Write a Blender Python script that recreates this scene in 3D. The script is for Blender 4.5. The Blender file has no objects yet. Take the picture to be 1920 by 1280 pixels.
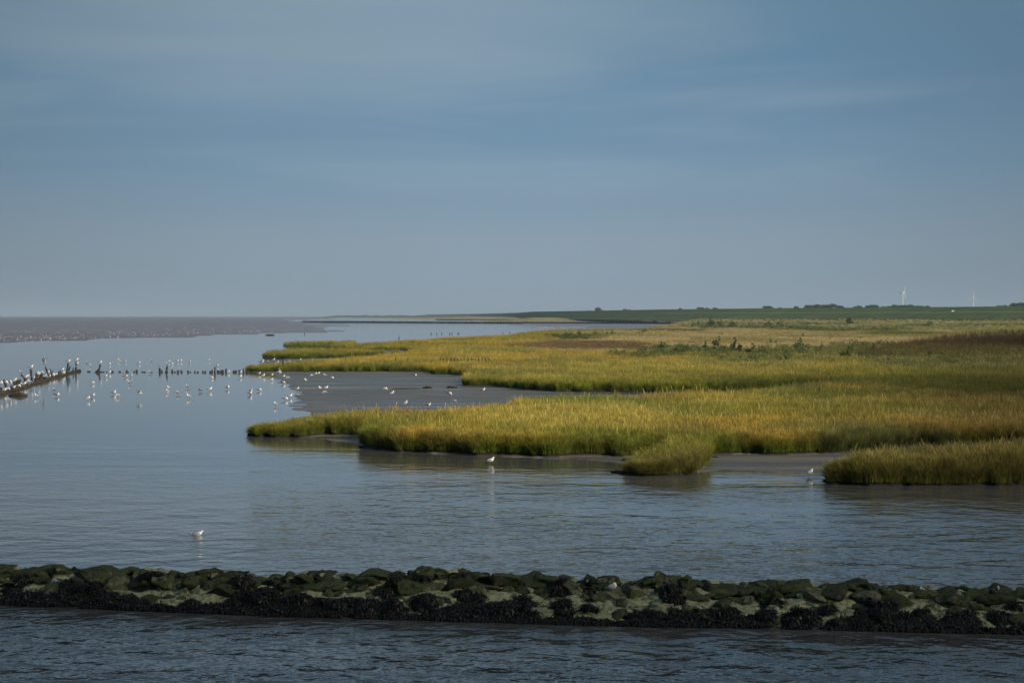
import bpy, bmesh, math, random
import numpy as np
from mathutils import Vector, Matrix, noise as mnoise
from mathutils.bvhtree import BVHTree

random.seed(11)
rng = np.random.default_rng(11)
scene = bpy.context.scene
COL = scene.collection
PI = math.pi

# ------------------------------------------------------------------ camera
F = 3733.3333            # focal length in photo pixels (70 mm on 36 mm, 1920 wide)
H = 6.5                  # eye height above the water
HY = 592.0               # horizon row
FH = F * H
cd = bpy.data.cameras.new('camera')
cam = bpy.data.objects.new('camera', cd)
COL.objects.link(cam)
cam.location = (0, 0, H)
cam.rotation_euler = (PI / 2, 0, 0)
cd.lens = 70
cd.sensor_width = 36
cd.shift_y = -48 / 1920
cd.clip_start = 1
cd.clip_end = 60000
scene.camera = cam

# ------------------------------------------------------------------ light
SUN_AZ, SUN_EL = math.radians(132), math.radians(27)     # azimuth clockwise from +Y
to_sun = Vector((math.sin(SUN_AZ) * math.cos(SUN_EL), math.cos(SUN_AZ) * math.cos(SUN_EL), math.sin(SUN_EL)))
sd = bpy.data.lights.new('sun', 'SUN')
sd.energy = 4.8
sd.angle = math.radians(0.5)
sd.color = (1.0, 0.90, 0.74)
sun = bpy.data.objects.new('sun', sd)
COL.objects.link(sun)
sun.rotation_euler = to_sun.to_track_quat('Z', 'Y').to_euler()

scene.view_settings.view_transform = 'Standard'
scene.view_settings.look = 'None'
scene.view_settings.exposure = 0.0
scene.view_settings.gamma = 1.0
scene.view_settings.use_curve_mapping = False

world = bpy.data.worlds.new("World")
scene.world = world
world.use_nodes = True
wt = world.node_tree
wt.nodes.clear()


def N(t, kind, **kw):
    n = t.nodes.new(kind)
    for k, v in kw.items():
        if k.startswith('i_'):
            key = k[2:]
            key = int(key) if key.isdigit() else key.replace('_', ' ')
            n.inputs[key].default_value = v
        else:
            setattr(n, k, v)
    return n


def ramp(t, stops, fac=None, interp='LINEAR'):
    n = t.nodes.new('ShaderNodeValToRGB')
    cr = n.color_ramp
    cr.interpolation = interp
    while len(cr.elements) < len(stops):
        cr.elements.new(0.5)
    for e, (p, c) in zip(cr.elements, stops):
        e.position = p
        e.color = (c[0], c[1], c[2], 1) if hasattr(c, '__len__') else (c, c, c, 1)
    if fac is not None:
        t.links.new(fac, n.inputs[0])
    return n


def mixc(t, fac, a, b, mode='MIX'):
    n = t.nodes.new('ShaderNodeMix')
    n.data_type = 'RGBA'
    n.blend_type = mode
    for s, v in ((n.inputs[0], fac), (n.inputs[6], a), (n.inputs[7], b)):
        if hasattr(v, 'links'):
            t.links.new(v, s)
        elif hasattr(v, '__len__'):
            s.default_value = (v[0], v[1], v[2], 1)
        else:
            s.default_value = v
    return n.outputs[2]


def mth(t, op, a, b=0.0, c=0.0, clamp=False):
    n = t.nodes.new('ShaderNodeMath')
    n.operation = op
    n.use_clamp = clamp
    for s, v in zip(n.inputs, (a, b, c)):
        if hasattr(v, 'links'):
            t.links.new(v, s)
        else:
            s.default_value = v
    return n.outputs[0]


def srgb(r, g, b):
    return tuple(((c / 255) / 12.92 if c / 255 < 0.04045 else ((c / 255 + 0.055) / 1.055) ** 2.4) for c in (r, g, b))


# sky: Nishita sky under a thin veil of streaky high cloud
sky = N(wt, 'ShaderNodeTexSky', sky_type='NISHITA', sun_disc=False, sun_elevation=SUN_EL, sun_rotation=SUN_AZ)
sky.air_density = 1.2
sky.dust_density = 2.0
tc = N(wt, 'ShaderNodeTexCoord')
sep = N(wt, 'ShaderNodeSeparateXYZ')
wt.links.new(tc.outputs['Generated'], sep.inputs[0])
elev = mth(wt, 'MAXIMUM', sep.outputs[2], 0.0)
veil = ramp(wt, [(0.0, srgb(130, 146, 160)), (0.035, srgb(126, 145, 160)), (0.075, srgb(106, 136, 160)),
                 (0.115, srgb(95, 129, 157)), (0.16, srgb(97, 129, 153)), (0.22, srgb(64, 92, 116)),
                 (0.45, srgb(52, 76, 98)), (1.0, srgb(52, 78, 108))], elev)
# cloud plane coordinates: direction divided by height
dv = N(wt, 'ShaderNodeCombineXYZ')
el2 = mth(wt, 'ADD', elev, 0.05)
wt.links.new(mth(wt, 'DIVIDE', sep.outputs[0], el2), dv.inputs[0])
wt.links.new(mth(wt, 'DIVIDE', sep.outputs[1], el2), dv.inputs[1])
mp = N(wt, 'ShaderNodeMapping')
mp.inputs['Rotation'].default_value = (0, 0, math.radians(14))
mp.inputs['Scale'].default_value = (0.55, 0.62, 1)
mp.inputs['Location'].default_value = (1.7, 3.1, 0)
wt.links.new(dv.outputs[0], mp.inputs[0])
n1 = N(wt, 'ShaderNodeTexNoise', i_Scale=1.0, i_Detail=7.0, i_Roughness=0.52, i_Distortion=0.7)
wt.links.new(mp.outputs[0], n1.inputs[0])
mp2 = N(wt, 'ShaderNodeMapping')
mp2.inputs['Scale'].default_value = (0.24, 0.6, 1)
mp2.inputs['Location'].default_value = (5.2, 0.4, 0)
wt.links.new(dv.outputs[0], mp2.inputs[0])
n2 = N(wt, 'ShaderNodeTexNoise', i_Scale=1.0, i_Detail=3.0, i_Roughness=0.5)
wt.links.new(mp2.outputs[0], n2.inputs[0])
cl = ramp(wt, [(0.40, 0.0), (0.66, 1.0)], n1.outputs[0], 'EASE')
cl2 = ramp(wt, [(0.35, 0.0), (0.65, 1.0)], n2.outputs[0], 'EASE')
clf = mth(wt, 'MULTIPLY', cl.outputs[0], mth(wt, 'ADD', mth(wt, 'MULTIPLY', cl2.outputs[0], 0.7), 0.3))
fade = mth(wt, 'MULTIPLY', ramp(wt, [(0.045, 0.0), (0.14, 1.0)], elev).outputs[0], 0.6)
clm = mth(wt, 'MULTIPLY', clf, fade)
# a broad bank of pale high cloud, upper left of the view direction
gx = mth(wt, 'DIVIDE', mth(wt, 'ADD', sep.outputs[0], 0.09), 0.16)
gz = mth(wt, 'DIVIDE', mth(wt, 'SUBTRACT', sep.outputs[2], 0.150), 0.045)
gr = mth(wt, 'ADD', mth(wt, 'MULTIPLY', gx, gx), mth(wt, 'MULTIPLY', gz, gz))
gr = mth(wt, 'ADD', gr, mth(wt, 'MULTIPLY', mth(wt, 'SUBTRACT', n1.outputs[0], 0.5), 3.0))
bank_ = ramp(wt, [(0.0, 0.58), (1.0, 0.0)], mth(wt, 'MULTIPLY', gr, 0.5), 'EASE')
clm = mth(wt, 'MAXIMUM', clm, bank_.outputs[0])
veiled = mixc(wt, clm, veil.outputs[0], srgb(150, 164, 172))
darkm = mth(wt, 'MULTIPLY', mth(wt, 'SUBTRACT', 1.0, cl2.outputs[0]), mth(wt, 'MULTIPLY', fade, 0.45))
veiled = mixc(wt, darkm, veiled, srgb(72, 108, 136))
# sky colour darkened towards both sides to imitate vignetted corners
azf = mth(wt, 'ABSOLUTE', mth(wt, 'ADD', sep.outputs[0], 0.0))
azr = ramp(wt, [(0.03, 1.0), (0.14, .93), (0.27, 0.74), (0.8, 0.66)], azf)
veiled = mixc(wt, 1.0, veiled, azr.outputs[0], 'MULTIPLY')
VEIL_B = 1.25
bg1 = N(wt, 'ShaderNodeBackground', i_Strength=0.05)
wt.links.new(sky.outputs[0], bg1.inputs[0])
bg2 = N(wt, 'ShaderNodeBackground', i_Strength=VEIL_B)
wt.links.new(veiled, bg2.inputs[0])
mx = N(wt, 'ShaderNodeMixShader')
mx.inputs[0].default_value = 0.93
wt.links.new(bg1.outputs[0], mx.inputs[1])
wt.links.new(bg2.outputs[0], mx.inputs[2])
out = N(wt, 'ShaderNodeOutputWorld')
wt.links.new(mx.outputs[0], out.inputs[0])

# ------------------------------------------------------------------ helpers


def tag(o, label=None, cat=None, group=None, kind=None):
    if label: o['label'] = label
    if cat: o['category'] = cat
    if group: o['group'] = group
    if kind: o['kind'] = kind
    return o


def empty(name, loc, rz=0.0):
    o = bpy.data.objects.new(name, None)
    COL.objects.link(o)
    o.location = loc
    o.rotation_euler = (0, 0, rz)
    o.empty_display_size = 0.2
    return o


def link(name, me, mat=None, parent=None, loc=None):
    o = bpy.data.objects.new(name, me)
    COL.objects.link(o)
    if mat is not None and len(me.materials) == 0:
        for m in (mat if isinstance(mat, (list, tuple)) else [mat]):
            me.materials.append(m)
    if parent: o.parent = parent
    if loc is not None: o.location = loc
    return o


def mesh_from(name, V, Fc, smooth=False):
    me = bpy.data.meshes.new(name)
    me.from_pydata([tuple(v) for v in V], [], [tuple(f) for f in Fc])
    if smooth:
        me.shade_smooth()
    me.update()
    return me


def big_mesh(name, V, Q):
    """numpy quads -> mesh"""
    me = bpy.data.meshes.new(name)
    V = np.asarray(V, np.float32); Q = np.asarray(Q, np.int32)
    me.vertices.add(len(V)); me.vertices.foreach_set('co', V.ravel())
    k = Q.shape[1]
    me.loops.add(len(Q) * k); me.loops.foreach_set('vertex_index', Q.ravel())
    me.polygons.add(len(Q)); me.polygons.foreach_set('loop_start', np.arange(0, len(Q) * k, k, dtype=np.int32))
    me.update(calc_edges=True)
    me.validate()
    return me


def mat_new(name):
    m = bpy.data.materials.new(name)
    m.use_nodes = True
    t = m.node_tree
    b = t.nodes['Principled BSDF']
    return m, t, b


def simple(name, col, rough=0.7, var=0.25, scale=8.0, spec=0.3, bump=0.0):
    m, t, b = mat_new(name)
    tc = N(t, 'ShaderNodeTexCoord')
    n = N(t, 'ShaderNodeTexNoise', i_Scale=scale, i_Detail=5.0)
    t.links.new(tc.outputs['Object'], n.inputs[0])
    c = ramp(t, [(0.3, tuple(x * (1 - var) for x in col)), (0.7, tuple(min(1, x * (1 + var)) for x in col))], n.outputs[0])
    t.links.new(c.outputs[0], b.inputs['Base Color'])
    b.inputs['Roughness'].default_value = rough
    b.inputs['Specular IOR Level'].default_value = spec
    if bump:
        bp = N(t, 'ShaderNodeBump', i_Strength=bump, i_Distance=0.02)
        t.links.new(n.outputs[0], bp.inputs['Height'])
        t.links.new(bp.outputs[0], b.inputs['Normal'])
    return m


def gp(px, py, z=0.0):
    """point of the horizontal plane at height z seen at photo pixel (px, py)"""
    Y = F * (H - z) / (py - HY)
    return Vector(((px - 960) / F * Y, Y, z))


def at(px, Y, z=0.0):
    return Vector(((px - 960) / F * Y, Y, z))


# value noise in numpy
_perm = rng.random((256, 256))


def vnoise(x, y):
    xi = np.floor(x).astype(int); yi = np.floor(y).astype(int)
    fx = x - xi; fy = y - yi
    fx = fx * fx * (3 - 2 * fx); fy = fy * fy * (3 - 2 * fy)
    a = _perm[xi & 255, yi & 255]; b = _perm[(xi + 1) & 255, yi & 255]
    c = _perm[xi & 255, (yi + 1) & 255]; d = _perm[(xi + 1) & 255, (yi + 1) & 255]
    return (a * (1 - fx) + b * fx) * (1 - fy) + (c * (1 - fx) + d * fx) * fy


def fbm(x, y, o=4):
    s = 0; a = 0.5; t = 0
    for i in range(o):
        s = s + a * vnoise(x * 2 ** i + 17.3 * i, y * 2 ** i + 5.1 * i); t += a; a *= 0.5
    return s / t


def inpoly(px, py, poly):
    px = np.asarray(px); py = np.asarray(py)
    inside = np.zeros(px.shape, bool)
    n = len(poly)
    for i in range(n):
        x1, y1 = poly[i]; x2, y2 = poly[(i + 1) % n]
        if y1 == y2: continue
        c = ((y1 > py) != (y2 > py)) & (px < (x2 - x1) * (py - y1) / (y2 - y1) + x1)
        inside ^= c
    return inside


# ------------------------------------------------------------------ land outline
# outlines are kept as (direction, ground row): n() = a point of the bank foot, t() = a point of the far
# edge, whose grass tips (1.1 m up) are what is seen
ZT = 1.1


def n_(x, y): return (x, y - HY)
def t_(x, y): return (x, (y - HY) * H / (H - (ZT if y > 700 else 0.85)))


MARSH = [
    # front marsh with its long left spit, up to the channel behind it
    [n_(471, 815), n_(485, 818.5), n_(560, 819), n_(620, 817), n_(690, 814), n_(688, 838), n_(730, 843), n_(800, 848), n_(880, 852),
     n_(960, 855), n_(1040, 858), n_(1110, 855), n_(1160, 857), n_(1215, 853), n_(1330, 853), n_(1400, 850), n_(1480, 853), n_(1560, 851),
     n_(1640, 847), n_(1720, 839), n_(1812, 835), n_(2500, 840), n_(2500, 660), n_(1600, 690), t_(1570, 711), t_(1500, 719), t_(1400, 729), t_(1300, 737), t_(1200, 741), t_(1020, 743), t_(966, 746), t_(958, 758), t_(900, 763), t_(820, 770), (740, 211), (680, 208.5),
     (620, 212), (560, 216.5), (520, 219.5), (490, 221), (472, 221.5)],
    # right front lobe
    [n_(1556, 890), n_(1560, 906), n_(1620, 909), n_(1750, 911), n_(1850, 909), n_(2000, 907), n_(2500, 912), n_(2500, 830), (1830, 290),
     (1740, 300), (1660, 303), (1600, 304), (1562, 305)],
    # lobe with its tip at 866, behind the channel
    [n_(866, 722), n_(900, 724), n_(940, 725), n_(985, 731), n_(1060, 735), n_(1200, 737), n_(1300, 737), n_(1400, 733), n_(1500, 725), n_(1570, 718), n_(2500, 730), t_(2500, 650), t_(1000, 650), n_(830, 702),
     n_(885, 704), n_(885, 712)],
    # long lobe whose tip meets the row of stakes
    [n_(458, 695), n_(480, 697), n_(600, 697), n_(812, 698), n_(818, 702.5), n_(880, 703), n_(1000, 720), t_(1100, 650), t_(1000, 645), t_(800, 655),
     t_(740, 664), (680, 92), (600, 96.5), (520, 100), (466, 101.5)],
    [n_(493, 671), n_(560, 672.5), n_(640, 671), n_(690, 668), n_(750, 662), n_(900, 668), t_(900, 650), t_(760, 653), (700, 74), (640, 73.5), (560, 73.5), (500, 75)],
    [n_(537, 651.5), n_(580, 652.5), n_(622, 652.5), n_(626, 656.5), n_(690, 658), n_(752, 656.5), n_(1000, 662), t_(1000, 640), t_(760, 640), (700, 57.5), (672, 58.5), (664, 54.5),
     (600, 54.5), (542, 55.5)],
    [n_(532, 650), n_(539, 650), n_(540, 646.5), n_(533, 646.5)],
    # everything behind, up to the dyke
    [n_(690, 650), (700, 58.5), (760, 54), (850, 47), (950, 41), (990, 34), (1010, 31), (1050, 28.5), (1130, 27.5), (1190, 26.5), (1230, 21), (1290, 15.5), (1330, 12.5), (1300, 11), (1000, 10.5), (930, 9.6), (860, 8.0), (700, 5.0), (640, 3.9), (615, 3.3),
     (615, 3.0), (960, 3.0), (2500, 3.0), (2500, 100), (1400, 110), (900, 80), (760, 66)],
    # island tuft in front of the marsh
    [n_(1176, 889), n_(1200, 893), n_(1250, 893), n_(1296, 891), n_(1306, 882), n_(1318, 871), n_(1326, 858), n_(1328, 850), n_(1270, 850), n_(1220, 868), n_(1190, 876)],
]
MUD = [
    # flat between the lobes
    [(500, 201), (560, 190), (595, 182), (560, 180), (535, 168), (548, 160), (556, 148), (548, 140), (535, 130), (520, 120), (505, 108), (480, 106.5), (455, 103.5), (600, 100), (900, 100), (1400, 140), (1400, 180), (1000, 195), (700, 222), (500, 222)],
    [(480, 88), (485, 84), (740, 64), (760, 75), (700, 90), (560, 100), (490, 98)],
    [(690, 66), (760, 62), (760, 72), (680, 74)],
    # wedge under the left spit
    [(560, 228), (600, 231), (640, 237), (690, 246), (720, 252), (760, 240), (700, 215), (560, 222)],
    # shore below the front marsh
    [(800, 258), (900, 262), (1000, 266.5), (1080, 269), (1140, 274), (1190, 280), (1200, 292), (1260, 298), (1310, 293), (1360, 288), (1430, 290), (1500, 294), (1545, 292), (1600, 276), (2500, 276), (2500, 230), (1300, 230), (800, 250)],
    # far tidal flat, left and beyond the far groyne
    [(-1400, 90), (-600, 62), (0, 50), (60, 48), (150, 46), (330, 41), (440, 37), (540, 32), (610, 27), (630, 20), (600, 14), (560, 10.5), (620, 7.6), (640, 5), (640, 1.2), (-1400, 1.2)],
    [(1005, 21), (1060, 22.5), (1230, 24), (1330, 16), (1340, 12), (1240, 11), (960, 11), (860, 9.5), (900, 12), (980, 15)],
]
DYKE = [(2600, 1010.0), (2200, 1120.0), (1920, 1244.0), (1700, 1382.0), (1440, 1566.0), (1240, 1866.0), (1100, 2330.0), (1000, 2850.0), (975, 3700.0), (940, 4600.0), (880, 6200.0), (800, 8600.0)]
_dx = np.array([d[0] for d in DYKE][::-1], float); _dy = np.array([d[1] for d in DYKE][::-1], float)


def dykeY(px):
    return np.interp(px, _dx, _dy, left=9000.0)


def masks(px, v):
    """px direction, v ground row -> (marsh, mud) with ragged edges"""
    Y = FH / v
    X = (px - 960) / F * Y
    s = np.clip(v / 250, 0.12, 1.0)
    jx = (fbm(X * 0.55, Y * 0.3, 4) - 0.5) * 22 * s + (fbm(X * 2.5 + 9, Y * 1.0, 3) - 0.5) * 14 * s
    jv = (fbm(X * 0.5 + 40, Y * 0.25 + 7, 4) - 0.5) * 4.5 * s ** 1.3 + (fbm(X * 1.6, Y * 0.8 + 7, 3) - 0.5) * 3.5 * s
    a = px + jx; b = v + jv
    m = np.zeros(px.shape, bool)
    for p in MARSH: m |= inpoly(a, b, p)
    jx2 = (fbm(X * 0.12 + 3, Y * 0.5, 5) - 0.5) * 80 * s + (fbm(X * 0.4 + 3, Y * 1.6, 4) - 0.5) * 110 * s
    jv2 = (fbm(X * 0.08 + 40, Y * 0.35 + 7, 5) - 0.5) * 9 * s
    d = np.zeros(px.shape, bool)
    for i, p in enumerate(MUD):
        if i in (5, 6): d |= inpoly(px + (fbm(X * .006 + 5, v * .9, 5) - .5) * 300, v + (fbm(X * .012, v * .5 + 3, 4) - .5) * np.clip(v, 0, 30) * .22, p)
        elif i > 6: d |= inpoly(px + jx2 * 2, v + jv2 * 1.4, p)
        elif i in (3, 4): d |= inpoly(px + jx * 1.2, v + jv * .6, p)
        else: d |= inpoly(px + jx2, v + jv2 * .7, p)
    return m, d


def plat(px, Y):
    yd = dykeY(px)
    f = np.clip((Y - 0.55 * yd) / (0.45 * yd - 45), 0, 1)
    f = f * f * (3 - 2 * f)
    und = (fbm((px - 960) / F * Y * 0.05, Y * 0.03, 3) - 0.5) * np.clip((Y - 120) / 300, 0, 1) * 0.5
    return 0.36 + 4.1 * f + und


# terrain sheet: bed, tidal flats and marsh platform in one
us = np.arange(-700, 2501, 4.0)
vs = np.concatenate([np.geomspace(1.0, 14, 44)[:-1], np.arange(14, 110, 0.75), np.arange(110, 345, 1.0)])
U, Vv = np.meshgrid(us, vs)
M0, D0 = masks(U, Vv)


def blur(a, k=1):
    for _ in range(k):
        p = np.pad(a, 1, mode='edge')
        a = (p[1:-1, 1:-1] * 2 + p[:-2, 1:-1] + p[2:, 1:-1] + p[1:-1, :-2] + p[1:-1, 2:]) / 6
    return a


Mf = blur(M0.astype(float), 1)
Df = blur(D0.astype(float), 3)
YY = FH / Vv
XX = (U - 960) / F * YY
mudz = -0.10 + 0.135 * Df + (fbm(XX * 0.25, YY * 0.9, 4) - 0.5) * 0.03 * Df
bedz = np.where(Df > 0.02, mudz, -0.12)
PLA = plat(U, YY)
Z = bedz * (1 - Mf) + (PLA + (fbm(XX * 1.2, YY * 1.2, 3) - 0.5) * 0.16) * Mf
# keep far flats clear of the water sheet
Z = np.where((YY > 700) & (Df > 0.5) & (Mf < 0.1), 0.12, Z)
# drop the rim so that the sheet dips under the water at its near edge
Z[-2:, :] = -0.4
nu, nv = len(us), len(vs)
Vt = np.stack([XX, YY, Z], -1).reshape(-1, 3)
idx = np.arange(nu * nv).reshape(nv, nu)
Q = np.stack([idx[:-1, :-1], idx[1:, :-1], idx[1:, 1:], idx[:-1, 1:]], -1).reshape(-1, 4)
me = big_mesh('tidal_ground', Vt, Q)
me.shade_smooth()
ca = me.attributes.new('land', 'FLOAT', 'POINT')
ca.data.foreach_set('value', Mf.ravel().astype(np.float32))
m, t, b = mat_new('mud_and_turf')
geo = N(t, 'ShaderNodeNewGeometry')
mpn = N(t, 'ShaderNodeMapping'); mpn.inputs['Scale'].default_value = (0.16, 1.5, 1.0)
t.links.new(geo.outputs['Position'], mpn.inputs[0])
na = N(t, 'ShaderNodeTexNoise', i_Scale=0.6, i_Detail=8.0, i_Roughness=0.6)
t.links.new(mpn.outputs[0], na.inputs[0])
nb = N(t, 'ShaderNodeTexNoise', i_Scale=3.0, i_Detail=6.0, i_Roughness=0.65)
t.links.new(mpn.outputs[0], nb.inputs[0])
mpk = N(t, 'ShaderNodeMapping'); mpk.inputs['Scale'].default_value = (0.03, 0.30, 1.0)
t.links.new(geo.outputs['Position'], mpk.inputs[0])
nk = N(t, 'ShaderNodeTexNoise', i_Scale=0.8, i_Detail=6.0, i_Roughness=0.6); t.links.new(mpk.outputs[0], nk.inputs[0])
nmix = mth(t, 'ADD', mth(t, 'MULTIPLY', na.outputs[0], .45), mth(t, 'MULTIPLY', nk.outputs[0], .55))
mudc = ramp(t, [(0.40, srgb(58, 55, 49)), (0.5, srgb(88, 85, 77)), (0.62, srgb(128, 123, 114))], nmix)
nc = N(t, 'ShaderNodeTexNoise', i_Scale=0.02, i_Detail=6.0, i_Roughness=0.6)
t.links.new(geo.outputs['Position'], nc.inputs[0])
turf = ramp(t, [(0.3, srgb(84, 92, 48)), (0.45, srgb(124, 120, 70)), (0.55, srgb(160, 145, 92)), (0.7, srgb(98, 104, 56))], nc.outputs[0])
sepp = N(t, 'ShaderNodeSeparateXYZ'); t.links.new(geo.outputs['Position'], sepp.inputs[0])
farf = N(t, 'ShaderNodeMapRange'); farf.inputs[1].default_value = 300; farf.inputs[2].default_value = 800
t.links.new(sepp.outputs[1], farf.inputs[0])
bank = mixc(t, farf.outputs[0], srgb(34, 29, 22), turf.outputs[0])
at_ = N(t, 'ShaderNodeAttribute', attribute_name='land')
lf = ramp(t, [(0.05, 0.0), (0.2, 1.0)], at_.outputs['Fac'])
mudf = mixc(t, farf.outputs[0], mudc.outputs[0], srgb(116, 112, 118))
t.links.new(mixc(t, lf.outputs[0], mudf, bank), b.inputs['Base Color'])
rr = ramp(t, [(0.42, 0.12), (0.54, 0.6)], nmix)
rg = mth(t, 'MAXIMUM', rr.outputs[0], mth(t, 'MULTIPLY', lf.outputs[0], 0.9))
t.links.new(rg, b.inputs['Roughness'])
b.inputs['Specular IOR Level'].default_value = 0.35
bp = N(t, 'ShaderNodeBump', i_Strength=0.6, i_Distance=0.05)
t.links.new(nb.outputs[0], bp.inputs['Height'])
t.links.new(bp.outputs[0], b.inputs['Normal'])
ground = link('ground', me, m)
tag(ground, kind='structure')

# seabed far below the near water, reaches the horizon
me = mesh_from('seabed', [(-40000, -200, -1.2), (40000, -200, -1.2), (40000, 42000, -1.2), (-40000, 42000, -1.2)], [(0, 1, 2, 3)])
sb = link('seabed', me, simple('seabed_mud', (0.05, 0.045, 0.035), 0.9, scale=0.5))
tag(sb, kind='structure')

# ------------------------------------------------------------------ water
m, t, b = mat_new('sea_water')
geo = N(t, 'ShaderNodeNewGeometry')
sp = N(t, 'ShaderNodeSeparateXYZ'); t.links.new(geo.outputs['Position'], sp.inputs[0])


def wnoise(sx, sy, rot, scale, det, rough=0.55):
    mpx = N(t, 'ShaderNodeMapping')
    mpx.inputs['Scale'].default_value = (sx, sy, 1)
    mpx.inputs['Rotation'].default_value = (0, 0, math.radians(rot))
    t.links.new(geo.outputs['Position'], mpx.inputs[0])
    nn = N(t, 'ShaderNodeTexNoise', i_Scale=scale, i_Detail=det, i_Roughness=rough, i_Distortion=0.3)
    t.links.new(mpx.outputs[0], nn.inputs[0])
    return nn.outputs[0]


big = wnoise(0.95, 0.9, 14, 0.8, 3)
mid = wnoise(1.25, 0.9, -16, 2.2, 3)
fine = wnoise(1.2, 1.0, 20, 7.0, 3)
wind = ramp(t, [(0.32, 0.35), (0.62, 1.0)], wnoise(0.05, 0.11, 15, 1.0, 4))
hgt = mth(t, 'ADD', mth(t, 'MULTIPLY', big, 0.95), mth(t, 'ADD', mth(t, 'MULTIPLY', mid, 0.26), mth(t, 'MULTIPLY', fine, 0.03)))
patch = wnoise(0.03, 0.12, 5, 1.0, 4)
# wind-ruffled near water, slack water behind it
yy = mth(t, 'ADD', sp.outputs[1], mth(t, 'MULTIPLY', mth(t, 'SUBTRACT', patch, 0.5), 70.0))
yy = mth(t, 'ADD', yy, mth(t, 'MULTIPLY', sp.outputs[0], 0.5))
nearf = N(t, 'ShaderNodeMapRange', interpolation_type='SMOOTHSTEP')
nearf.inputs[1].default_value = 100; nearf.inputs[2].default_value = 72
nearf.inputs[3].default_value = 0.015; nearf.inputs[4].default_value = 1.0
t.links.new(yy, nearf.inputs[0])
nearer = N(t, 'ShaderNodeMapRange', interpolation_type='SMOOTHSTEP')
nearer.inputs[1].default_value = 85; nearer.inputs[2].default_value = 45
nearer.inputs[3].default_value = 0.34; nearer.inputs[4].default_value = 1.0
t.links.new(sp.outputs[1], nearer.inputs[0])
amp = mth(t, 'MULTIPLY', mth(t, 'MULTIPLY', nearf.outputs[0], nearer.outputs[0]), wind.outputs[0])
bp = N(t, 'ShaderNodeBump', i_Strength=1.0, i_Distance=1.0)
t.links.new(mth(t, 'MULTIPLY', mth(t, 'MULTIPLY', hgt, amp), 0.20), bp.inputs['Height'])
t.links.new(bp.outputs[0], b.inputs['Normal'])
b.inputs['Base Color'].default_value = (*srgb(90, 90, 85), 1)
b.inputs['Roughness'].default_value = 0.06
b.inputs['IOR'].default_value = 1.33
me = mesh_from('water', [(-40000, -200, 0), (40000, -200, 0), (40000, 41000, 0), (-40000, 41000, 0)], [(0, 1, 2, 3)])
wa = link('water', me, m)
tag(wa, kind='structure')

# ------------------------------------------------------------------ unseen clouds, added to shade the near shore and the far right
def shade_cloud_mesh(name, outline, h, alt):
    """flat-based heap added out of view for shade, over an outline on the ground, shifted up-sun"""
    ox = Vector((to_sun.x, to_sun.y, 0)) * (alt / to_sun.z)
    xs = [p[0] for p in outline]; ys = [p[1] for p in outline]
    nx, ny = 90, 90
    gx = np.linspace(min(xs) - 40, max(xs) + 40, nx); gy = np.linspace(min(ys) - 40, max(ys) + 40, ny)
    A, B = np.meshgrid(gx, gy)
    a = A + (fbm(A * 0.03, B * 0.03, 4) - 0.5) * 50; bb = B + (fbm(A * 0.04 + 8, B * 0.04, 4) - 0.5) * 34
    ins = inpoly(a, bb, outline).astype(float)
    thick = blur(ins, 3) * h * (0.6 + fbm(A * 0.02, B * 0.02, 4))
    V = []; Fq = []; ids = {}
    for j in range(ny):
        for i in range(nx):
            V.append((A[j, i] + ox.x, B[j, i] + ox.y, alt + thick[j, i]))
    base = len(V)
    for j in range(ny):
        for i in range(nx):
            V.append((A[j, i] + ox.x, B[j, i] + ox.y, alt - 0.12 * thick[j, i]))
    for j in range(ny - 1):
        for i in range(nx - 1):
            if ins[j:j + 2, i:i + 2].mean() >= 0.5:
                q = (j * nx + i, j * nx + i + 1, (j + 1) * nx + i + 1, (j + 1) * nx + i)
                Fq.append(q); Fq.append(tuple(base + k for k in q[::-1]))
    me = mesh_from(name, V, Fq, True)
    bm = bmesh.new(); bm.from_mesh(me)
    bmesh.ops.delete(bm, geom=[v for v in bm.verts if not v.link_faces], context='VERTS')
    bm.to_mesh(me); bm.free()
    return me


cm = simple('shade_cloud_sheet', (0.8, 0.82, 0.85), 1.0, 0.05, 0.02, 0.0)
_t = cm.node_tree; _tr = N(_t, 'ShaderNodeBsdfTransparent'); _mx = N(_t, 'ShaderNodeMixShader'); _mx.inputs[0].default_value = 0.60
_t.links.new(_tr.outputs[0], _mx.inputs[1]); _t.links.new(_t.nodes['Principled BSDF'].outputs[0], _mx.inputs[2])
_t.links.new(_mx.outputs[0], _t.nodes['Material Output'].inputs[0])
for outl, nm in (([(-140, 5), (-140, 50), (-60, 52), (-20, 53), (6, 56), (14, 66), (22, 84), (30, 98), (33, 124), (46, 205), (140, 215), (140, 5)], 'shade_cloud'),
                 ([(88, 360), (112, 440), (150, 560), (210, 700), (600, 720), (600, 300), (100, 300)], 'shade_cloud')):
    c = link(nm, shade_cloud_mesh(nm, outl, 9, 900), cm)
    tag(c, 'unseen sheet added up-sun to darken the near shore and far right', 'shade_cloud', 'unseen sheets added for shade', 'stuff')

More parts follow.
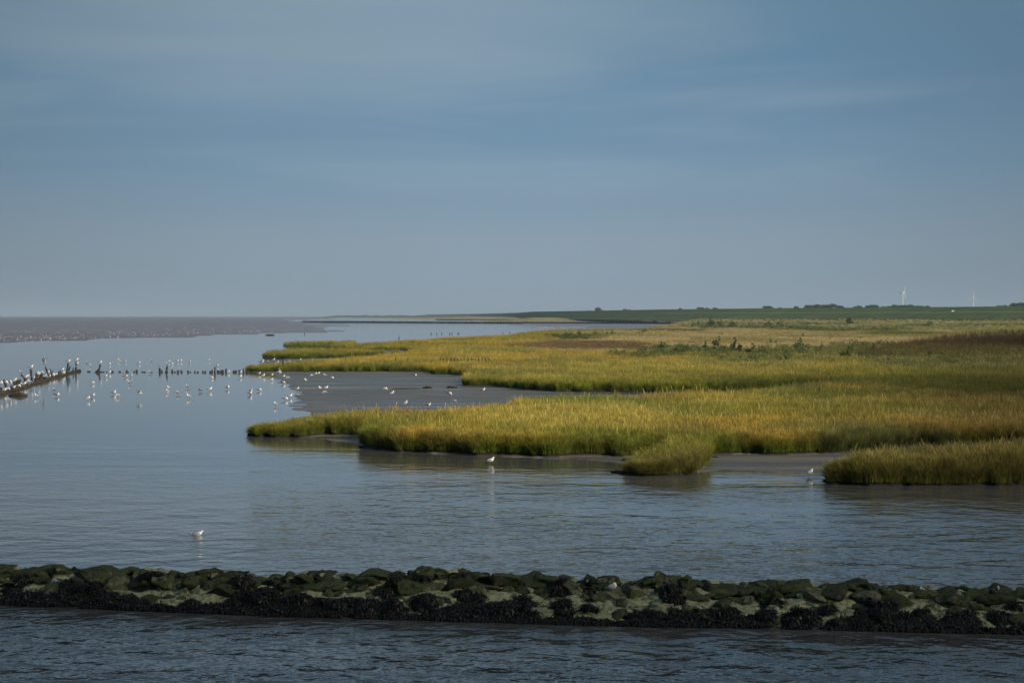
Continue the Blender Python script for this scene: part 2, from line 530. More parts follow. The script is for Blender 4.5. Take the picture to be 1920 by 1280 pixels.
# ------------------------------------------------------------------ dyke
def strip(name, prof, pts, mat):
    """sweep profile (dY, z) along the dyke line"""
    V = []; Fc = []
    P_ = [Vector(((px - 960) / F * Y, Y, 0)) for px, Y in pts]
    for i, c in enumerate(P_):
        d = (P_[min(i + 1, len(P_) - 1)] - P_[max(i - 1, 0)]).normalized(); nr = Vector((-d.y, d.x, 0))
        if nr.y < 0: nr = -nr
        wf = min(.75, .30 + .45 * max(0, pts[i][0] - 1000) / 440)
        for (dy, z) in prof:
            q = c + nr * dy * (wf if dy < 0 else 1)
            V.append((q.x, q.y, z))
    k = len(prof)
    for i in range(len(pts) - 1):
        for j in range(k - 1):
            Fc.append((i * k + j, (i + 1) * k + j, (i + 1) * k + j + 1, i * k + j + 1))
    return mesh_from(name, V, Fc, False)


pxs = list(np.linspace(2600, 800, 100))
pts = [(p, float(dykeY(p))) for p in pxs]
m, t, b = mat_new('dyke_turf')
geo = N(t, 'ShaderNodeNewGeometry')
mpn = N(t, 'ShaderNodeMapping'); mpn.inputs['Scale'].default_value = (0.02, 0.1, 0.3)
t.links.new(geo.outputs['Position'], mpn.inputs[0])
nn = N(t, 'ShaderNodeTexNoise', i_Scale=1.0, i_Detail=8.0, i_Roughness=0.6); t.links.new(mpn.outputs[0], nn.inputs[0])
c = ramp(t, [(0.3, (0.06, 0.092, 0.035)), (0.5, (0.085, 0.125, 0.045)), (0.7, (0.12, 0.155, 0.06))], nn.outputs[0])
t.links.new(c.outputs[0], b.inputs['Base Color']); b.inputs['Roughness'].default_value = 0.9
b.inputs['Specular IOR Level'].default_value = 0.1
dk = link('dyke', strip('dyke', [(-60, 2.5), (-48, 4.6), (-30, 8.5), (-24, 8.7), (-6, 12.4), (0, 12.5), (25, 3), (40, 1)], pts, None), m)
tag(dk, kind='structure')
trk = link('dyke_track', strip('dyke_track', [(-29.6, 8.75), (-26.2, 8.86)], [p for p in pts if p[0] > 1250], None),
           simple('track_concrete', (0.42, 0.41, 0.38), 0.8, 0.2, 0.3))
tag(trk, kind='structure')
# ramp over the dyke
r0 = at(1083, 2350, 6.6); r1 = at(1100, 2345, 12.3)
rm = mesh_from('dyke_ramp', [r0, r0 + Vector((9, 0, 0)), r1 + Vector((9, -6, 0.4)), r1 + Vector((0, -6, 0.4))], [(0, 1, 2, 3)])
dr = link('dyke_ramp_road', rm, simple('ramp_concrete', (0.4, 0.38, 0.34), 0.8, 0.2, 0.3)); tag(dr, kind='structure')

# ------------------------------------------------------------------ grasses
def blade_tuft(name, nb, rad, hmin, hmax, wid, bend, seed, mat, heads=0.0, segs=3):
    r = random.Random(seed)
    V = []; Fc = []; hh = []
    for i in range(nb):
        a = r.uniform(0, 2 * PI); d = rad * math.sqrt(r.random())
        bx, by = d * math.cos(a), d * math.sin(a)
        h = r.uniform(hmin, hmax); w = wid * r.uniform(0.7, 1.3)
        la = r.uniform(0, 2 * PI); l = bend * r.uniform(0.2, 1.0) * h
        fa = r.uniform(0, PI); wx, wy = math.cos(fa) * w / 2, math.sin(fa) * w / 2
        s0 = len(V)
        for k in range(segs + 1):
            q = k / segs
            cx = bx + math.cos(la) * l * q * q; cy = by + math.sin(la) * l * q * q; cz = h * q * (1 - 0.12 * q * bend)
            ww = (1 - 0.85 * q ** 1.5)
            if heads and q > 0.7 and r.random() < heads: ww = 1.1
            V.append((cx - wx * ww, cy - wy * ww, cz)); V.append((cx + wx * ww, cy + wy * ww, cz))
            hh += [q * h / hmax] * 2
        for k in range(segs):
            Fc.append((s0 + 2 * k, s0 + 2 * k + 1, s0 + 2 * k + 3, s0 + 2 * k + 2))
    me = mesh_from(name, V, Fc)
    at2 = me.attributes.new('h', 'FLOAT', 'POINT'); at2.data.foreach_set('value', hh)
    me.materials.append(mat)
    return me


def leaf_tuft(name, nl, rad, hgt, size, seed, mat):
    r = random.Random(seed); V = []; Fc = []; hh = []
    for i in range(nl):
        a = r.uniform(0, 2 * PI); z = hgt * (r.random() ** 0.8); d = rad * math.sqrt(r.random()) * (1 - 0.55 * (z / hgt) ** 2)
        c = Vector((d * math.cos(a), d * math.sin(a), z)); s = size * r.uniform(0.5, 1.3)
        u = Vector((r.gauss(0, 1), r.gauss(0, 1), r.gauss(0, .7))).normalized(); w = u.orthogonal().normalized()
        k = len(V)
        V += [c - u * s, c + w * s * 0.4, c + u * s, c - w * s * 0.4]; hh += [z / hgt] * 4
        Fc.append((k, k + 1, k + 2, k + 3))
    me = mesh_from(name, V, Fc)
    at2 = me.attributes.new('h', 'FLOAT', 'POINT'); at2.data.foreach_set('value', hh)
    me.materials.append(mat)
    return me


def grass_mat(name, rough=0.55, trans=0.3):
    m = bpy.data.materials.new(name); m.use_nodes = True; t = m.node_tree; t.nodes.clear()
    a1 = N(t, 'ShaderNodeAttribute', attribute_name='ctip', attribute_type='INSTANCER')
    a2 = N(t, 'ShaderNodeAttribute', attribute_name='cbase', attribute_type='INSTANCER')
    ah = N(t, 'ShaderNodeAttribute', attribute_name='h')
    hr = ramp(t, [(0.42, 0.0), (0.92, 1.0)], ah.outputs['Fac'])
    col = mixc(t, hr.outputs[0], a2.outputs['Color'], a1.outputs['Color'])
    geo = N(t, 'ShaderNodeNewGeometry')
    n = N(t, 'ShaderNodeTexNoise', i_Scale=2.2, i_Detail=3.0); t.links.new(geo.outputs['Position'], n.inputs[0])
    vr = ramp(t, [(0.3, 0.58), (0.7, 1.35)], n.outputs[0])
    vr.color_ramp.elements[1].color = (1.4, 1.4, 1.4, 1)
    col = mixc(t, 1.0, col, vr.outputs[0], 'MULTIPLY')
    ri = mth(t, 'ADD', mth(t, 'MULTIPLY', geo.outputs['Random Per Island'], 0.7), 0.65)
    cb = N(t, 'ShaderNodeCombineXYZ'); [t.links.new(ri, cb.inputs[k]) for k in range(3)]
    col = mixc(t, 1.0, col, cb.outputs[0], 'MULTIPLY')
    d = N(t, 'ShaderNodeBsdfDiffuse'); tr = N(t, 'ShaderNodeBsdfTranslucent')
    t.links.new(col, d.inputs[0]); t.links.new(col, tr.inputs[0])
    mx = N(t, 'ShaderNodeMixShader'); mx.inputs[0].default_value = trans
    t.links.new(d.outputs[0], mx.inputs[1]); t.links.new(tr.outputs[0], mx.inputs[2])
    o = N(t, 'ShaderNodeOutputMaterial'); t.links.new(mx.outputs[0], o.inputs[0])
    return m


GM = grass_mat('grass_blade')


def gn_scatter(name, P, scale, rz, tilt, idx, colors, sources, extra=None):
    """one object: points + geometry nodes instancing the source meshes"""
    me = bpy.data.meshes.new(name)
    n = len(P)
    me.vertices.add(n); me.vertices.foreach_set('co', np.asarray(P, np.float32).ravel())
    a = me.attributes.new('sc', 'FLOAT_VECTOR', 'POINT'); a.data.foreach_set('vector', np.asarray(scale, np.float32).ravel())
    rot = np.stack([tilt[:, 0], tilt[:, 1], rz], -1)
    a = me.attributes.new('ro', 'FLOAT_VECTOR', 'POINT'); a.data.foreach_set('vector', np.asarray(rot, np.float32).ravel())
    a = me.attributes.new('ix', 'INT', 'POINT'); a.data.foreach_set('value', np.asarray(idx, np.int32))
    for k, c in colors.items():
        c4 = np.concatenate([c, np.ones((n, 1))], 1)
        a = me.attributes.new(k, 'FLOAT_COLOR', 'POINT'); a.data.foreach_set('color', c4.astype(np.float32).ravel())
    o = bpy.data.objects.new(name, me); COL.objects.link(o)
    src = bpy.data.collections.new(name + '_kinds')
    for i, sm in enumerate(sources):
        so = bpy.data.objects.new('%s_kind_%02d' % (name, i), sm); src.objects.link(so)
    g = bpy.data.node_groups.new(name + '_nodes', 'GeometryNodeTree')
    g.interface.new_socket('Geometry', in_out='INPUT', socket_type='NodeSocketGeometry')
    g.interface.new_socket('Geometry', in_out='OUTPUT', socket_type='NodeSocketGeometry')
    gi = g.nodes.new('NodeGroupInput'); go = g.nodes.new('NodeGroupOutput')
    ip = g.nodes.new('GeometryNodeInstanceOnPoints')
    ci = g.nodes.new('GeometryNodeCollectionInfo'); ci.inputs[0].default_value = src
    ci.inputs['Separate Children'].default_value = True; ci.inputs['Reset Children'].default_value = True
    ip.inputs['Pick Instance'].default_value = True

    def attr(nm, ty):
        x = g.nodes.new('GeometryNodeInputNamedAttribute'); x.data_type = ty; x.inputs[0].default_value = nm
        return x.outputs['Attribute']
    g.links.new(gi.outputs[0], ip.inputs['Points'])
    g.links.new(ci.outputs[0], ip.inputs['Instance'])
    g.links.new(attr('ix', 'INT'), ip.inputs['Instance Index'])
    g.links.new(attr('ro', 'FLOAT_VECTOR'), ip.inputs['Rotation'])
    g.links.new(attr('sc', 'FLOAT_VECTOR'), ip.inputs['Scale'])
    g.links.new(ip.outputs[0], go.inputs[0])
    md = o.modifiers.new('scatter', 'NODES'); md.node_group = g
    return o


def terr_z(px, v):
    """height of the ground sheet (bilinear)"""
    fu = np.clip((px - us[0]) / 4.0, 0, nu - 1.001)
    fv = np.clip(np.interp(v, vs, np.arange(nv)), 0, nv - 1.001)
    i = fu.astype(int); j = fv.astype(int); a = fu - i; c = fv - j
    return (Z[j, i] * (1 - a) + Z[j, i + 1] * a) * (1 - c) + (Z[j + 1, i] * (1 - a) + Z[j + 1, i + 1] * a) * c


def marsh_at(px, v):
    fu = np.clip(np.round((px - us[0]) / 4.0).astype(int), 0, nu - 1)
    fv = np.clip(np.round(np.interp(v, vs, np.arange(nv))).astype(int), 0, nv - 1)
    return M0[fv, fu]


cols = {k: np.array(v) for k, v in {
    'gold': (0.65, 0.43, 0.085), 'yellow': (0.60, 0.47, 0.11), 'straw': (0.70, 0.53, 0.26), 'green': (0.22, 0.26, 0.045),
    'olive': (0.27, 0.26, 0.09), 'brown': (0.33, 0.22, 0.11), 'orange': (0.42, 0.28, 0.085), 'red': (0.10, 0.042, 0.028),
    'drygreen': (0.24, 0.21, 0.065),
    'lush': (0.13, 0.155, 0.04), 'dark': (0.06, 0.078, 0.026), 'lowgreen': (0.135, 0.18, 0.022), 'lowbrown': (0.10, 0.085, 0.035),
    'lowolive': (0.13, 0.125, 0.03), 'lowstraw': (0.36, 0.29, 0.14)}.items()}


def blob(x, y, cx, cy, rx, ry, soft=1.0):
    d = ((x - cx) / rx) ** 2 + ((y - cy) / ry) ** 2
    return np.clip((1.25 - d) / 0.5 / soft, 0, 1)


def zone_colors(px, v, Yw):
    """tip and base colour of the plants by stand, and plant height factor"""
    zt = terr_z(px, v) + 0.75
    y = HY + F * (H - zt) / Yw                    # row where the tips appear
    X = (px - 960) / F * Yw
    nA = fbm(X * 0.11 + 3, Yw * 0.045, 4); nB = fbm(X * 0.035 + 30, Yw * 0.018 + 5, 4); nC = fbm(X * 0.6, Yw * 0.3, 3)
    x = px + (nA - 0.5) * 160; y2 = y + (nA - 0.5) * 10 * np.clip(v / 120, .25, 1.6)
    n = len(px)
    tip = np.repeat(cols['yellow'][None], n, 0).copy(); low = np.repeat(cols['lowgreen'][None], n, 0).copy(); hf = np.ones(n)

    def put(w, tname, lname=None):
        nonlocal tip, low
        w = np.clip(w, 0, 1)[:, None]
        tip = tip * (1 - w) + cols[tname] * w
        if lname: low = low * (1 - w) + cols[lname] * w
    nD = fbm(X * 0.35 + 60, Yw * 0.12, 3)
    put(np.clip((nB - 0.42) * 7, 0, 1), 'gold')
    put(np.clip((nD - 0.54) * 14, 0, 1) * 0.55, 'olive', 'lowolive'); put(np.clip((0.40 - nD) * 14, 0, 1) * 0.5, 'gold')
    put(np.clip((nA - 0.56) * 8, 0, 1) * 0.8, 'olive')
    put(np.clip((0.40 - nA) * 8, 0, 1) * 0.7, 'orange')
    # upper marsh: straw grasses
    up = np.clip((662 - y2) / 14, 0, 1) * np.clip((x - 1010) / 80, 0, 1)
    put(up, 'straw', 'lowstraw')
    put(up * np.clip((nB - 0.50) * 9, 0, 1) * 0.65, 'olive', 'lowgreen')
    put(blob(x, y2, 1100, 645, 130, 9), 'brown', 'lowbrown')
    put(blob(x, y2, 1080, 629, 60, 4.5), 'lush', 'dark')
    for (cx, cy, rx, ry) in ((1200, 664, 70, 6), (1290, 657, 110, 11), (1400, 662, 90, 15), (1560, 664, 150, 13), (1480, 655, 80, 8), (1640, 650, 110, 8), (1720, 672, 120, 12)):
        put(blob(x, y2, cx, cy, rx, ry, 1.4) * np.clip(0.35 + (nC - 0.35) * 2, 0, 1), 'lush', 'dark')
    for (cx, cy, rx, ry) in ((1340, 609, 60, 4), (1460, 611, 80, 3.5), (1590, 615, 120, 3.5), (1520, 604, 120, 2.5), (1800, 607, 160, 2.5), (1680, 622, 90, 3), (1240, 616, 80, 2)):
        put(blob(x, y2, cx, cy, rx, ry, 1.2), 'lush', 'dark')
    put(np.clip((x - 1420) / 200, 0, 1) * np.clip((632 - y2) / 6, 0, 1) * np.clip((nA - .38) * 6, 0, 1) * .7, 'olive', 'lowgreen')
    put(np.clip((x - 1250) / 100, 0, 1) * np.clip(1 - abs(y2 - 668) / 24, 0, 1) * np.clip((nC - .36) * 6, 0, 1) * .8, 'olive', 'dark')
    put(np.clip((600.5 - y) / 1.5, 0, 1) * np.clip((x - 1150) / 60, 0, 1), 'lush', 'dark')
    put(blob(x, y2, 1900, 648, 200, 20, 1.1), 'red', 'dark'); put(blob(x, y2, 1860, 676, 220, 15, 1.3), 'olive', 'dark')
    # right side turns orange brown
    put(np.clip((x - 1560) / 260, 0, 1) * np.clip((y2 - 690) / 20, 0, 1) * 0.75, 'orange', 'lowolive')
    put(blob(x, y2, 1700, 812, 150, 14) * .8, 'olive', 'dark'); put(blob(x, y2, 1480, 712, 200, 7) * .7, 'olive', 'lowgreen')
    put(np.clip((fbm(X * .05 + 11, Yw * .10, 3) - .53) * 12, 0, 1) * .55 * (y2 > 690), 'green')
    # fresh green along creeks and edges
    put(blob(x, y2, 1130, 748, 175, 5.5), 'green', 'lowgreen')
    put(blob(x, y2, 1080, 782, 210, 17) * .9, 'yellow'); put(blob(x, y2, 1040, 815, 200, 18) * 0.5, 'green'); put(blob(x, y2, 620, 795, 110, 16) * .5, 'green')
    put(blob(x, y2, 1290, 808, 70, 9) * 0.6, 'green')
    put(np.clip((y - 828) / 8, 0, 1) * 0.8, 'drygreen', 'lowolive')
    put(np.clip((640 - x) / 60, 0, 1) * np.clip((710 - y) / 10, 0, 1) * 0.6, 'olive', 'lowgreen')
    put(np.clip((800 - x) / 60, 0, 1) * np.clip((665 - y) / 10, 0, 1) * 0.3, 'olive', 'lowgreen')
    hf = np.where(up > 0.5, 0.8, 1.0) 
    isl = (px > 1165) & (px < 1345) & (v > 257)
    hf = np.where(isl, hf * np.clip(0.30 + (px - 1165) / 190 + (280 - v) / 90, 0.28, .85), hf)
    # the spit thins out towards its tip
    hf = hf * np.where((px > 1540) & (v > 296), np.clip(0.45 + (px - 1555) / 110, 0.45, 1), 1)
    hf = hf * np.where((px < 700) & (v > 190), np.clip(0.30 + (px - 480) / 240, 0.30, 1), 1)
    hf = hf * np.where((v > 70) & (v < 112), np.clip(0.45 + (px - 470) / 160, 0.45, 1), 1)
    return tip, low, hf, up, y


def rndpts(n, u0, u1, v0, v1):
    return rng.uniform(u0, u1, n), rng.uniform(v0, v1, n)


tufts = [blade_tuft('cordgrass_tuft_%d' % i, 52, 0.22, 0.38, 0.98, 0.0095, 0.30 + 0.12 * i, 100 + i, GM, 0.5) for i in range(5)]
tufts_up = [blade_tuft('straw_tuft_%d' % i, 30, 0.30, 0.35, 0.95, 0.018, 0.7, 200 + i, GM, 0.8) for i in range(3)]
stemmy = [blade_tuft('seed_stem_%d' % i, 9, 0.25, 0.80, 1.22, 0.013, 0.30 + .25 * i, 260 + i, GM, 0.9, 4) for i in range(3)]
leafy = [leaf_tuft('leafy_tuft_%d' % i, 90, 0.38, 0.95, 0.06, 300 + i, GM) for i in range(3)]
P = []; pxl = []; vl = []
for (n, v0, v1) in ((26000, 225, 330), (44000, 150, 235), (60000, 95, 160), (70000, 50, 100), (60000, 14, 55)):
    a, c = rndpts(n, -100, 2460, v0, v1)
    k = marsh_at(a, c)
    pxl.append(a[k]); vl.append(c[k])
px = np.concatenate(pxl); v = np.concatenate(vl)
n_core = len(px)
# extra tufts crowding the visible bank edges
a, c = rndpts(900000, 440, 2100, 60, 330)
k = marsh_at(a, c) & ~marsh_at(a, c + np.where(c > 200, 4, 2.5))
a, c = a[k][:26000], c[k][:26000]
px = np.concatenate([px, a]); v = np.concatenate([v, c]); rim = np.arange(len(px)) >= n_core
Yw = FH / v; Xw = (px - 960) / F * Yw
ok = Yw < dykeY(px) - 62
px, v, Yw, Xw, rim = px[ok], v[ok], Yw[ok], Xw[ok], rim[ok]
tip, low, hf, up, yt = zone_colors(px, v, Yw)
zz = terr_z(px, v) - 0.03
ok = zz > 0.10
px, v, Yw, Xw, tip, low, hf, up, zz, rim = [q[ok] for q in (px, v, Yw, Xw, tip, low, hf, up, zz, rim)]
n = len(px)
jit = 1 + (rng.random((n, 1)) - 0.5) * 0.45
tip = tip * jit; low = low * jit
hv = 0.48 + 0.5 * fbm(Xw * 0.3, Yw * 0.22, 3) + 0.55 * fbm(Xw * 0.09 + 7, Yw * 0.035, 3) + rng.normal(0, 0.075, n)
hv = np.clip(hv * np.where(rim, rng.uniform(0.45, 0.95, n), 1.0), 0.2, 1.6)
fat = 1 + np.clip((Yw - 150) / 500, 0, 1.6)
sc = np.stack([fat, fat, hf * hv], -1)
kind = np.where(up > 0.5, 5 + rng.integers(0, 3, n), rng.integers(0, 5, n))
st_ = (rng.random(n) < .10) & (up < .5) & (~rim)
kind = np.where(st_, 8 + rng.integers(0, 3, n), kind)
tip = np.where(st_[:, None], tip * .75 + cols['straw'] * .25, tip)
tilt = rng.normal(0, 0.13, (n, 2))
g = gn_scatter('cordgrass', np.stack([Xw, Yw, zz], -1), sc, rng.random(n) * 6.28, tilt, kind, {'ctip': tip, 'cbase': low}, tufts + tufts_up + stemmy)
tag(g, 'golden and green cordgrass covering the salt marsh', 'grass', None, 'stuff')
print('tufts', n)

# dark red-brown reeds at the right
rp = []
while len(rp) < 9000:
    x_, y_ = random.uniform(1590, 2300), random.uniform(612, 694)
    if inpoly(np.array([x_]), np.array([y_]), [(1600, 672), (1680, 656), (1760, 640), (1840, 629), (1920, 623), (2300, 618), (2300, 692), (1860, 690), (1740, 684), (1660, 680)])[0]: rp.append((x_ + random.gauss(0, 14), y_ + random.gauss(0, 2)))
rp = np.array(rp); vv = (rp[:, 1] - HY) * 1.1
for _ in range(8): vv = .5 * vv + .5 * (rp[:, 1] - HY) * H / np.maximum(H - terr_z(rp[:, 0], vv), 1.5)
Yr = FH / vv; Xr = (rp[:, 0] - 960) / F * Yr; n = len(Yr)
up_ = np.clip((684 - rp[:, 1]) / 34, 0, 1)[:, None] * (.6 + .4 * rng.random((n, 1)))
ct_ = (cols['red'] * 1.5) * up_ + np.array((.17, .15, .05)) * (1 - up_); ct_ = ct_ * (.6 + .9 * rng.random((n, 1)))
s = .8 + .45 * rng.random(n) + .5 * up_[:, 0]
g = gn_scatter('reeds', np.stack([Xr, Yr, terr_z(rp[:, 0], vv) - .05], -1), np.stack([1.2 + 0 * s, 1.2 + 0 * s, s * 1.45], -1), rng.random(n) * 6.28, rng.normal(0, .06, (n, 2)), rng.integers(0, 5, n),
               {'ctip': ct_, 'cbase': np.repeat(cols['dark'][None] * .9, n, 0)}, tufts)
tag(g, 'dark red-brown reed stand rising at the right of the marsh', 'reeds', None, 'stuff')

# leafy undergrowth in the dark green belts of the upper marsh
lp = []
for (cx, cy, rx, ry, cnt) in ((1290, 660, 120, 9, 900), (1400, 668, 90, 14, 1100), (1560, 668, 150, 11, 1100), (1480, 658, 80, 7, 500), (1640, 653, 120, 8, 700), (1720, 674, 120, 11, 700), (1080, 632, 60, 4, 350),
                              (1340, 612, 60, 3.5, 450), (1460, 613, 80, 3, 350), (1590, 617, 120, 3, 500), (1850, 668, 120, 14, 700), (1200, 666, 70, 4, 250)):
    r = np.sqrt(rng.random(cnt)); a = rng.random(cnt) * 6.28
    lp.append(np.stack([cx + rx * r * np.cos(a), cy + ry * r * np.sin(a)], -1))
lp = np.concatenate(lp)
vv = (lp[:, 1] - HY) * H / (H - 0.7)
for _ in range(6):
    vv = (lp[:, 1] - HY) * H / np.maximum(H - terr_z(lp[:, 0], vv) - 0.4, 0.8)
Yl = FH / vv; Xl = (lp[:, 0] - 960) / F * Yl
ok = (Yl < dykeY(lp[:, 0]) - 60) & marsh_at(lp[:, 0], vv) & (fbm(Xl * .16, Yl * .06, 3) > 0.50)
Xl, Yl, lpx, vv = Xl[ok], Yl[ok], lp[ok, 0], vv[ok]; n = len(Xl)
cg = cols['dark'][None] * (0.7 + 1.3 * rng.random((n, 1))) + cols['lush'][None] * 0.35 * rng.random((n, 1))
s = 0.7 + rng.random(n) * 0.7 + np.clip((Yl - 250) / 600, 0, .8) + (rng.random(n) < .12) * .6
g = gn_scatter('marsh_herbs', np.stack([Xl, Yl, terr_z(lpx, vv)], -1), np.stack([s * 1.2, s * 1.2, s * 0.75], -1), rng.random(n) * 6.28, rng.normal(0, .05, (n, 2)),
               rng.integers(0, 3, n), {'ctip': cg * 1.3, 'cbase': cg}, leafy)
tag(g, 'dark green leafy herbs in belts through the upper marsh', 'undergrowth', None, 'stuff')

# ------------------------------------------------------------------ shrubs and trees
leafm = {}
for nm, c in (('shrub_leaf', (0.075, 0.098, 0.036)), ('bright_leaf', (0.12, 0.17, 0.045)), ('far_leaf', (0.030, 0.045, 0.02))):
    m, t, b = mat_new(nm)
    geo = N(t, 'ShaderNodeNewGeometry')
    r_ = ramp(t, [(0.0, tuple(x * 0.55 for x in c)), (1.0, tuple(x * 1.6 for x in c))], geo.outputs['Random Per Island'])
    t.links.new(r_.outputs[0], b.inputs['Base Color']); b.inputs['Roughness'].default_value = 0.7
    b.inputs['Specular IOR Level'].default_value = 0.15
    leafm[nm] = m
bark = simple('bark', (0.07, 0.055, 0.04), 0.9)


def crown_mesh(name, lobes, nl, size, seed):
    r = random.Random(seed); V = []; Fc = []
    for i in range(nl):
        (cx, cy, cz, rad) = r.choices(lobes, [l[3] ** 2 for l in lobes])[0]
        d = Vector((r.gauss(0, 1), r.gauss(0, 1), r.gauss(0, 1))).normalized() * rad * (r.random() ** 0.45)
        c = Vector((cx, cy, cz)) + Vector((d.x, d.y, d.z * 0.8)); s = size * r.uniform(0.5, 1.4)
        u = Vector((r.gauss(0, 1), r.gauss(0, 1), r.gauss(0, 1))).normalized(); w = u.orthogonal().normalized()
        k = len(V); V += [c - u * s, c + w * s * .6, c + u * s, c - w * s * .6]; Fc.append((k, k + 1, k + 2, k + 3))
    return mesh_from(name, V, Fc)


def tube(path, radii, sides=7, V=None, Fc=None):
    V = [] if V is None else V; Fc = [] if Fc is None else Fc
    s0 = len(V)
    for i, (p, r) in enumerate(zip(path, radii)):
        p = Vector(p)
        a = Vector(path[min(i + 1, len(path) - 1)]) - Vector(path[max(i - 1, 0)])
        q = a.to_track_quat('Z', 'Y')
        for k in range(sides):
            an = 2 * PI * k / sides
            V.append(p + q @ Vector((math.cos(an) * r, math.sin(an) * r, 0)))
    for i in range(len(path) - 1):
        for k in range(sides):
            a_ = s0 + i * sides + k; b_ = s0 + i * sides + (k + 1) % sides
            Fc.append((a_, b_, b_ + sides, a_ + sides))
    Fc.append(tuple(s0 + k for k in range(sides))[::-1]); e = s0 + (len(path) - 1) * sides
    Fc.append(tuple(e + k for k in range(sides)))
    return V, Fc


def copy_tree(o, parent=None):
    c = o.copy(); COL.objects.link(c); c.parent = parent
    for ch in list(o.children): copy_tree(ch, c)
    return c


def make_shrub(seed, mat):
    r = random.Random(seed)
    root = empty('marsh_shrub', (0, 0, 0))
    lobes = [(r.uniform(-.9, .9), r.uniform(-.6, .6), r.uniform(.3, 1.1), r.uniform(.2, .42)) for _ in range(9)] + [(r.uniform(-.3, .3), 0, 1.2 + .25 * q, .2 - .04 * q) for q in range(3)]
    link('crown', crown_mesh('shrub_crown', lobes, 620, 0.085, seed), leafm[mat], root)
    V, Fc = [], []
    for k in range(6):
        l = lobes[k]; tube([(0.05 * k - .12, 0, -0.05), (l[0] * .5, l[1] * .5, l[2] * .5), (l[0], l[1], l[2] + .2)], [.025, .018, .006], 5, V, Fc)
    link('stem', mesh_from('shrub_stem', V, Fc), bark, root)
    return root


def ground_for(px, py, up=0.0):
    """ground point whose base is seen at (px, py)"""
    v_ = py - HY
    for _ in range(12):
        z = float(terr_z(np.array([px]), np.array([v_]))[0])
        v_ = 0.5 * v_ + 0.5 * (py - HY) * H / max(H - z - up, 0.8)
    Y = FH / v_
    return Vector(((px - 960) / F * Y, Y, float(terr_z(np.array([px]), np.array([v_]))[0])))


protos = [make_shrub(41, 'shrub_leaf'), make_shrub(42, 'shrub_leaf'), make_shrub(43, 'bright_leaf')]
used = set()
# (x, base y, height m, kind, label)
SHR = [(1350, 662, 2.0, 0, 'tall dark spiky shrub rising over the straw grass in mid marsh'),
       (1380, 667, 1.7, 1, 'broad dark shrub beside the tall spiky one in mid marsh'),
       (1446, 647, 1.0, 2, 'low bright green shrub in the straw grass, just behind the dark belt'),
       (1502, 668, 2.0, 0, 'tall narrow dark shrub in the right part of the marsh'),
       (1540, 664, 1.3, 2, 'fresh green rounded shrub beside the tall narrow dark one'),
       (1470, 686, 1.1, 1, 'low brownish dark shrub at the edge of the golden grass'),
       (1415, 672, 1.3, 1, 'dark shrub where the green belt is widest'),
       (1290, 661, 1.1, 0, 'small dark shrub near the left end of the green belt'),
       (1240, 659, 1.0, 1, 'lowest dark shrub at the left tip of the green belt'),
       (1322, 664, 1.3, 1, 'bushy dark shrub just left of the tall spiky one'),
       (1600, 663, 1.2, 0, 'green shrub among pale seed heads right of the fresh green one'),
       (1665, 652, 1.1, 2, 'pale green shrub in front of the straw strip, far right'),
       (1640, 668, 1.2, 1, 'dark shrub left of the red-brown reed stand'),
       (1590, 678, 1.2, 0, 'dark shrub at the golden grass edge, right of the middle'),
       (1690, 660, 1.2, 1, 'olive shrub nearest the red-brown reed stand'),
       (1062, 633, 1.4, 2, 'small green shrub at the left of the upper marsh'),
       (1086, 631, 1.3, 0, 'green shrub on the strip above the brown grass patch'),
       (1148, 629, 1.5, 2, 'green shrub patch right of the brown grass, upper marsh'),
       (1205, 626, 1.4, 0, 'small green shrub in the middle of the straw band'),
       (1310, 613, 3.2, 2, 'leftmost bright green bush at the far marsh edge'),
       (1332, 613.5, 3.4, 2, 'second bright green bush of the far marsh edge'),
       (1352, 613, 3.0, 2, 'third bright green bush of the far marsh edge'),
       (1372, 614, 2.6, 0, 'darker bush ending the far row of bright green bushes'),
       (1405, 615, 2.0, 2, 'separate bright bush in the far straw strip'),
       (1440, 613, 2.4, 2, 'bush in the far straw strip below the lone round tree'),
       (1462, 612, 2.0, 0, 'small dark bush right of the one below the lone tree'),
       (1592, 607, 2.6, 0, 'small dark rounded bush in the pale strip near the dyke'),
       (1660, 622, 1.6, 0, 'dark small bush at the far straw strip'),
       (1740, 612, 2.2, 0, 'dark bush towards the dyke at the right')]
for (x_, y_, h_, k_, lb) in SHR:
    o = protos[k_] if k_ not in used else copy_tree(protos[k_])
    used.add(k_)
    o.location = ground_for(x_, y_); s_ = h_ / 1.7 * 1.6
    o.scale = (s_ * (0.75 if 'narrow' in lb or 'spiky' in lb else 1.25), s_ * 1.1, s_); o.rotation_euler.z = random.uniform(0, 6.28)
    tag(o, lb, 'shrub', 'shrubs scattered over the salt marsh')


def make_tree(seed, wide):
    r = random.Random(seed)
    root = empty('broadleaf_tree', (0, 0, 0))
    lobes = [(r.uniform(-4, 4) * wide, r.uniform(-3, 3), r.uniform(9, 17), r.uniform(2.5, 4.2)) for _ in range(9)] + [(0, 0, 16.5, 3.4)]
    link('crown', crown_mesh('tree_crown', lobes, 1500, 0.75, seed), leafm['far_leaf'], root)
    V, Fc = tube([(0, 0, -1), (0.1, 0, 5), (0, 0.2, 12)], [.5, .4, .2], 8)
    for l in lobes[:5]: tube([(0, 0, 6), (l[0] * .6, l[1] * .6, l[2] * .75), (l[0], l[1], l[2])], [.22, .14, .05], 6, V, Fc)
    link('trunk', mesh_from('tree_trunk', V, Fc), bark, root)
    return root


tp = [make_tree(51, 1.0), make_tree(52, 1.35), make_tree(53, 0.8)]
